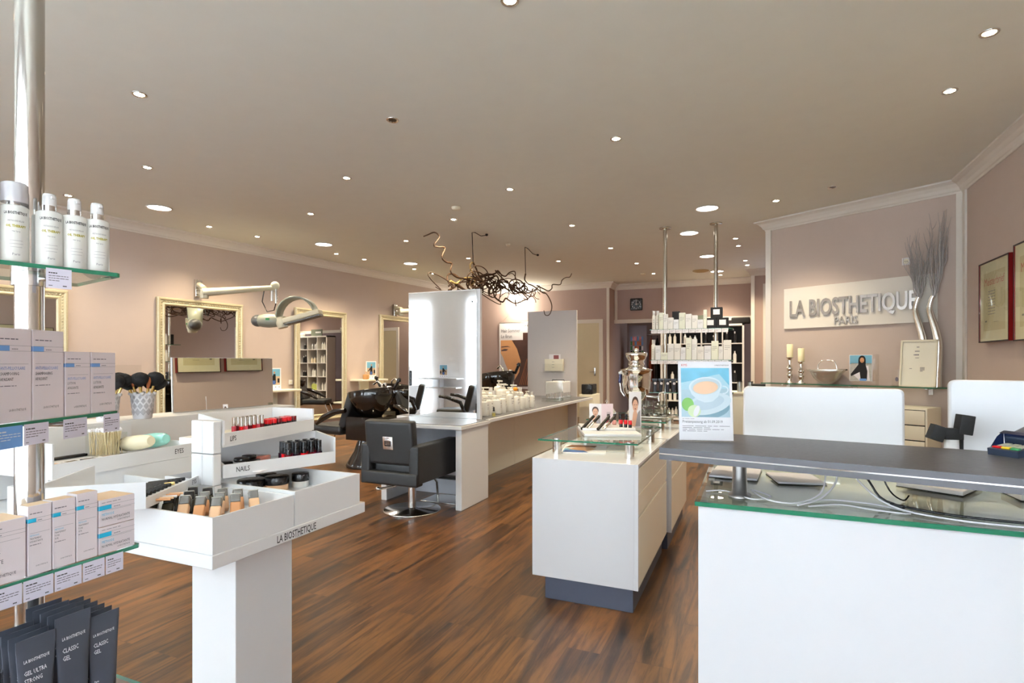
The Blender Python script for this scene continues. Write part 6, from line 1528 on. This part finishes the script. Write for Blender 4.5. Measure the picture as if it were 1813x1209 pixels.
# pencils in pencil tray
for i in range(11):
    m = MB(BLACK); m.M = T(ry=90); m.cyl(0, 0, 0, .09, .0055, 10); m.use(GOLD if i == 7 else BLACKM); m.cyl(0, 0, .09, .12, .006, 10)
    v = onM(MM, -.15, .065 + .024 * i, .879); small(m, 'mascara', 'black mascara lying in the pencil tray, %s from the near end' % ORD[i], 'mascara', v, 0, 'mascaras in the pencil tray', rot=(0, -6, 29))
for i in range(5):
    m = MB([SKIN1, SKIN2, PAPER][i % 3]); m.M = T(ry=90); m.cyl(0, 0, 0, .08, .004, 8); small(m, 'concealer_pencil', 'skin coloured pencil at the near front of the pencil tray, %s from the near end' % ORD[i], 'pencil', onM(MM, -.04, .05 + .02 * i, .8765), 40, 'pencils in the pencil tray')
# eyes tray content
t3 = thing('swab_box', 'clear box of white cotton swabs in the eyes tray', 'box', onM(ME, -.33, .42, .8885), 4)
m = MB(ACRYL); m.box(-.055, .055, -.055, .055, 0, .003)
for a in ((-.055, -.052, -.055, .055), (.052, .055, -.055, .055), (-.055, .055, -.055, -.052), (-.055, .055, .052, .055)): m.box(*a, 0, .10)
fin(m, 'clear_box', t3)
q = random.Random(2); m = MB(pm('swab stick', rgb(232, 216, 176), .6)); pos_ = [(q.uniform(-.045, .045), q.uniform(-.045, .045), q.uniform(-.012, .012), q.uniform(-.012, .012)) for _ in range(90)]
for x, y, a, b in pos_: m.tube([(x, y, .004), (x + a, y + b, .11)], .0016, 5)
m.use(PAPER)
for x, y, a, b in pos_: m.ball((x + a, y + b, .112), .005, 6, sz=1.7)
fin(m, 'swabs', t3, kind='stuff')
for i, (mt, nm) in enumerate(((pm('ivory lotion', rgb(226, 218, 190), .2), 'ivory'), (pm('mint lotion', rgb(150, 212, 202), .2), 'mint green'))):
    t3 = thing('lotion_bottle', '%s make-up remover bottle with black cap lying in the eyes tray' % nm, 'bottle', onM(ME, -.21, .485 + .075 * i, .912), 0, group='remover bottles in the eyes tray')
    t3.rotation_euler = (0, R(-8), R(4)); 
    m = MB(mt); m.M = T(0, 0, .03, ry=90); m.lathe([(.02, -.09), (.033, -.08), (.034, -.0), (.028, .06), (.02, .075)], 20); fin(m, 'bottle_body', t3); m = MB(BLACK); m.M = T(0, 0, .03, ry=-90); m.cyl(0, 0, .088, .125, .028, 20); fin(m, 'cap', t3)
for i in range(4):
    m = MB(BLACK); m.M = T(rx=-90); m.cyl(0, 0, 0, .15, .006, 10); small(m, 'eye_pencil', 'thick black eye pencil lying at the back of the eyes tray, %s one' % ORD[i], 'pencil', onM(ME, -.40 + .014 * (i % 2), .06 + .09 * (i // 2) * 1.8, .895), 4, 'black pencils in the eyes tray')
cols = [(196, 120, 84), (220, 180, 150), (120, 120, 80), (90, 80, 60), (190, 180, 160), (60, 50, 46), (230, 210, 190), (150, 130, 110)]
for i in range(8):
    m = MB(BLACKM if i % 3 == 2 else PAPER); m.box(-.025, .025, -.025, .025, 0, .006, .001); m.use(pm('eyeshadow %d' % i, rgb(*cols[i]), .6, var=.25, scale=80)); m.rect(-.02, .02, -.02, .02, .0065)
    small(m, 'eyeshadow', 'square eyeshadow pan at the front of the eyes tray, %s from the left' % ORD[i], 'eyeshadow', onM(ME, -.07 - .055 * (i % 2), .045 + .034 * i, .8885 + .022), 4, 'eyeshadow pans in the eyes tray')
m = MB(ACRYL); m.M = ME; m.box(-.18, -.01, .01, .30, .8885, .909); fin(m, 'clear_riser', label='low clear riser under the eyeshadow pans', cat='riser', world=True)
# brush cups
def cup(loc, label, n, seed):
    t3 = thing('brush_cup', label, 'cup', loc, group='white lace pattern brush cups')
    prof = [(.040, 0), (.042, .004), (.053, .125), (.055, .13)]
    m = MB(pm('white lace ceramic', rgb(218, 216, 220), .45, var=.02)); m.lathe([(.040, 0), (.042, .004), (.054, .128), (.050, .128), (.039, .008), (.0001, .008)], 32)
    # scalloped rim and relief diamonds
    for i in range(10):
        a = 2 * math.pi * i / 10; m.ball((.0525 * math.cos(a), .0525 * math.sin(a), .126), .011, 8, sz=.9)
    fin(m, 'cup_body', t3)
    m = MB(pm('lace pattern grey', rgb(150, 148, 154), .6))
    for row_, zc, s_ in ((0, .035, .017), (1, .065, .015), (2, .09, .013), (3, .11, .010)):
        for i in range(12):
            a = 2 * math.pi * (i + .5 * (row_ % 2)) / 12; r = .042 + .012 * zc / .128 + .0008
            for (f0, f1) in ((1.0, .78), (.5, .28)):
                o_, i_ = s_ * f0, s_ * f1; vs = []
                for rad in (o_, i_):
                    for dx, dz in ((rad * .72, 0), (0, rad), (-rad * .72, 0), (0, -rad)): vs.append(((r + .001 + dz * .09) * math.cos(a + dx / r), (r + .001 + dz * .09) * math.sin(a + dx / r), zc + dz))
                m.add(vs, [(k_, (k_ + 1) % 4, 4 + (k_ + 1) % 4, 4 + k_) for k_ in range(4)])
    fin(m, 'lace_relief', t3)
    return t3
cup((-2.865, 1.70, 1.0205), 'smaller looking left white lace cup full of makeup brushes', 8, 1)
cup((-2.84, 1.855, 1.0205), 'right white lace cup full of makeup brushes', 10, 2)
q = random.Random(17)
for ci, (cx, cy, nb) in enumerate(((-2.865, 1.70, 7), (-2.84, 1.855, 11))):
    for i in range(nb):
        a = 2 * math.pi * i / nb + ci; rr = .025; dx, dy = math.cos(a) * rr, math.sin(a) * rr
        L_ = q.uniform(.14, .165); bx, by = cx + dx * .5, cy + dy * .5
        tx, ty = cx + dx * 2.2, cy + dy * 2.4
        big = (ci == 0) or i % 2 == 0
        t3 = thing('makeup_brush', 'makeup brush with %s in the %s lace cup, %s clockwise' % ('full black head' if big else 'slim tan head', ['left', 'right'][ci], ORD[i]), 'brush', (bx, by, 1.0295), group='makeup brushes in the lace cups')
        e = Vector((tx - bx, ty - by, L_)); u_ = e.normalized()
        m = MB(WHITE if i % 2 else GOLD); m.tube([(0, 0, 0), u_ * (L_ * .75)], .0045, 8); fin(m, 'handle', t3)
        m = MB(GOLD); m.tube([u_ * (L_ * .75), u_ * L_], [.005, .008 if big else .005], 10); fin(m, 'ferrule', t3)
        m = MB(HAIR if big else pm('tan brush hair', rgb(150, 84, 48), .9, bump=.4, scale=300)); k_ = 1.0 if big else .35
        m.M = T(*(u_ * L_)) @ u_.to_track_quat('Z', 'Y').to_matrix().to_4x4() @ Matrix.Diagonal((1.45, 1.45, 1.15, 1) if big else (1, 1, 1, 1)); m.lathe([(.008 * (1 if big else .5), -.002), (.020 * k_ + .002, .015), (.027 * k_ + .001, .034), (.022 * k_, .050), (.010 * k_, .058), (.0001, .060)], 16); fin(m, 'brush_head', t3)
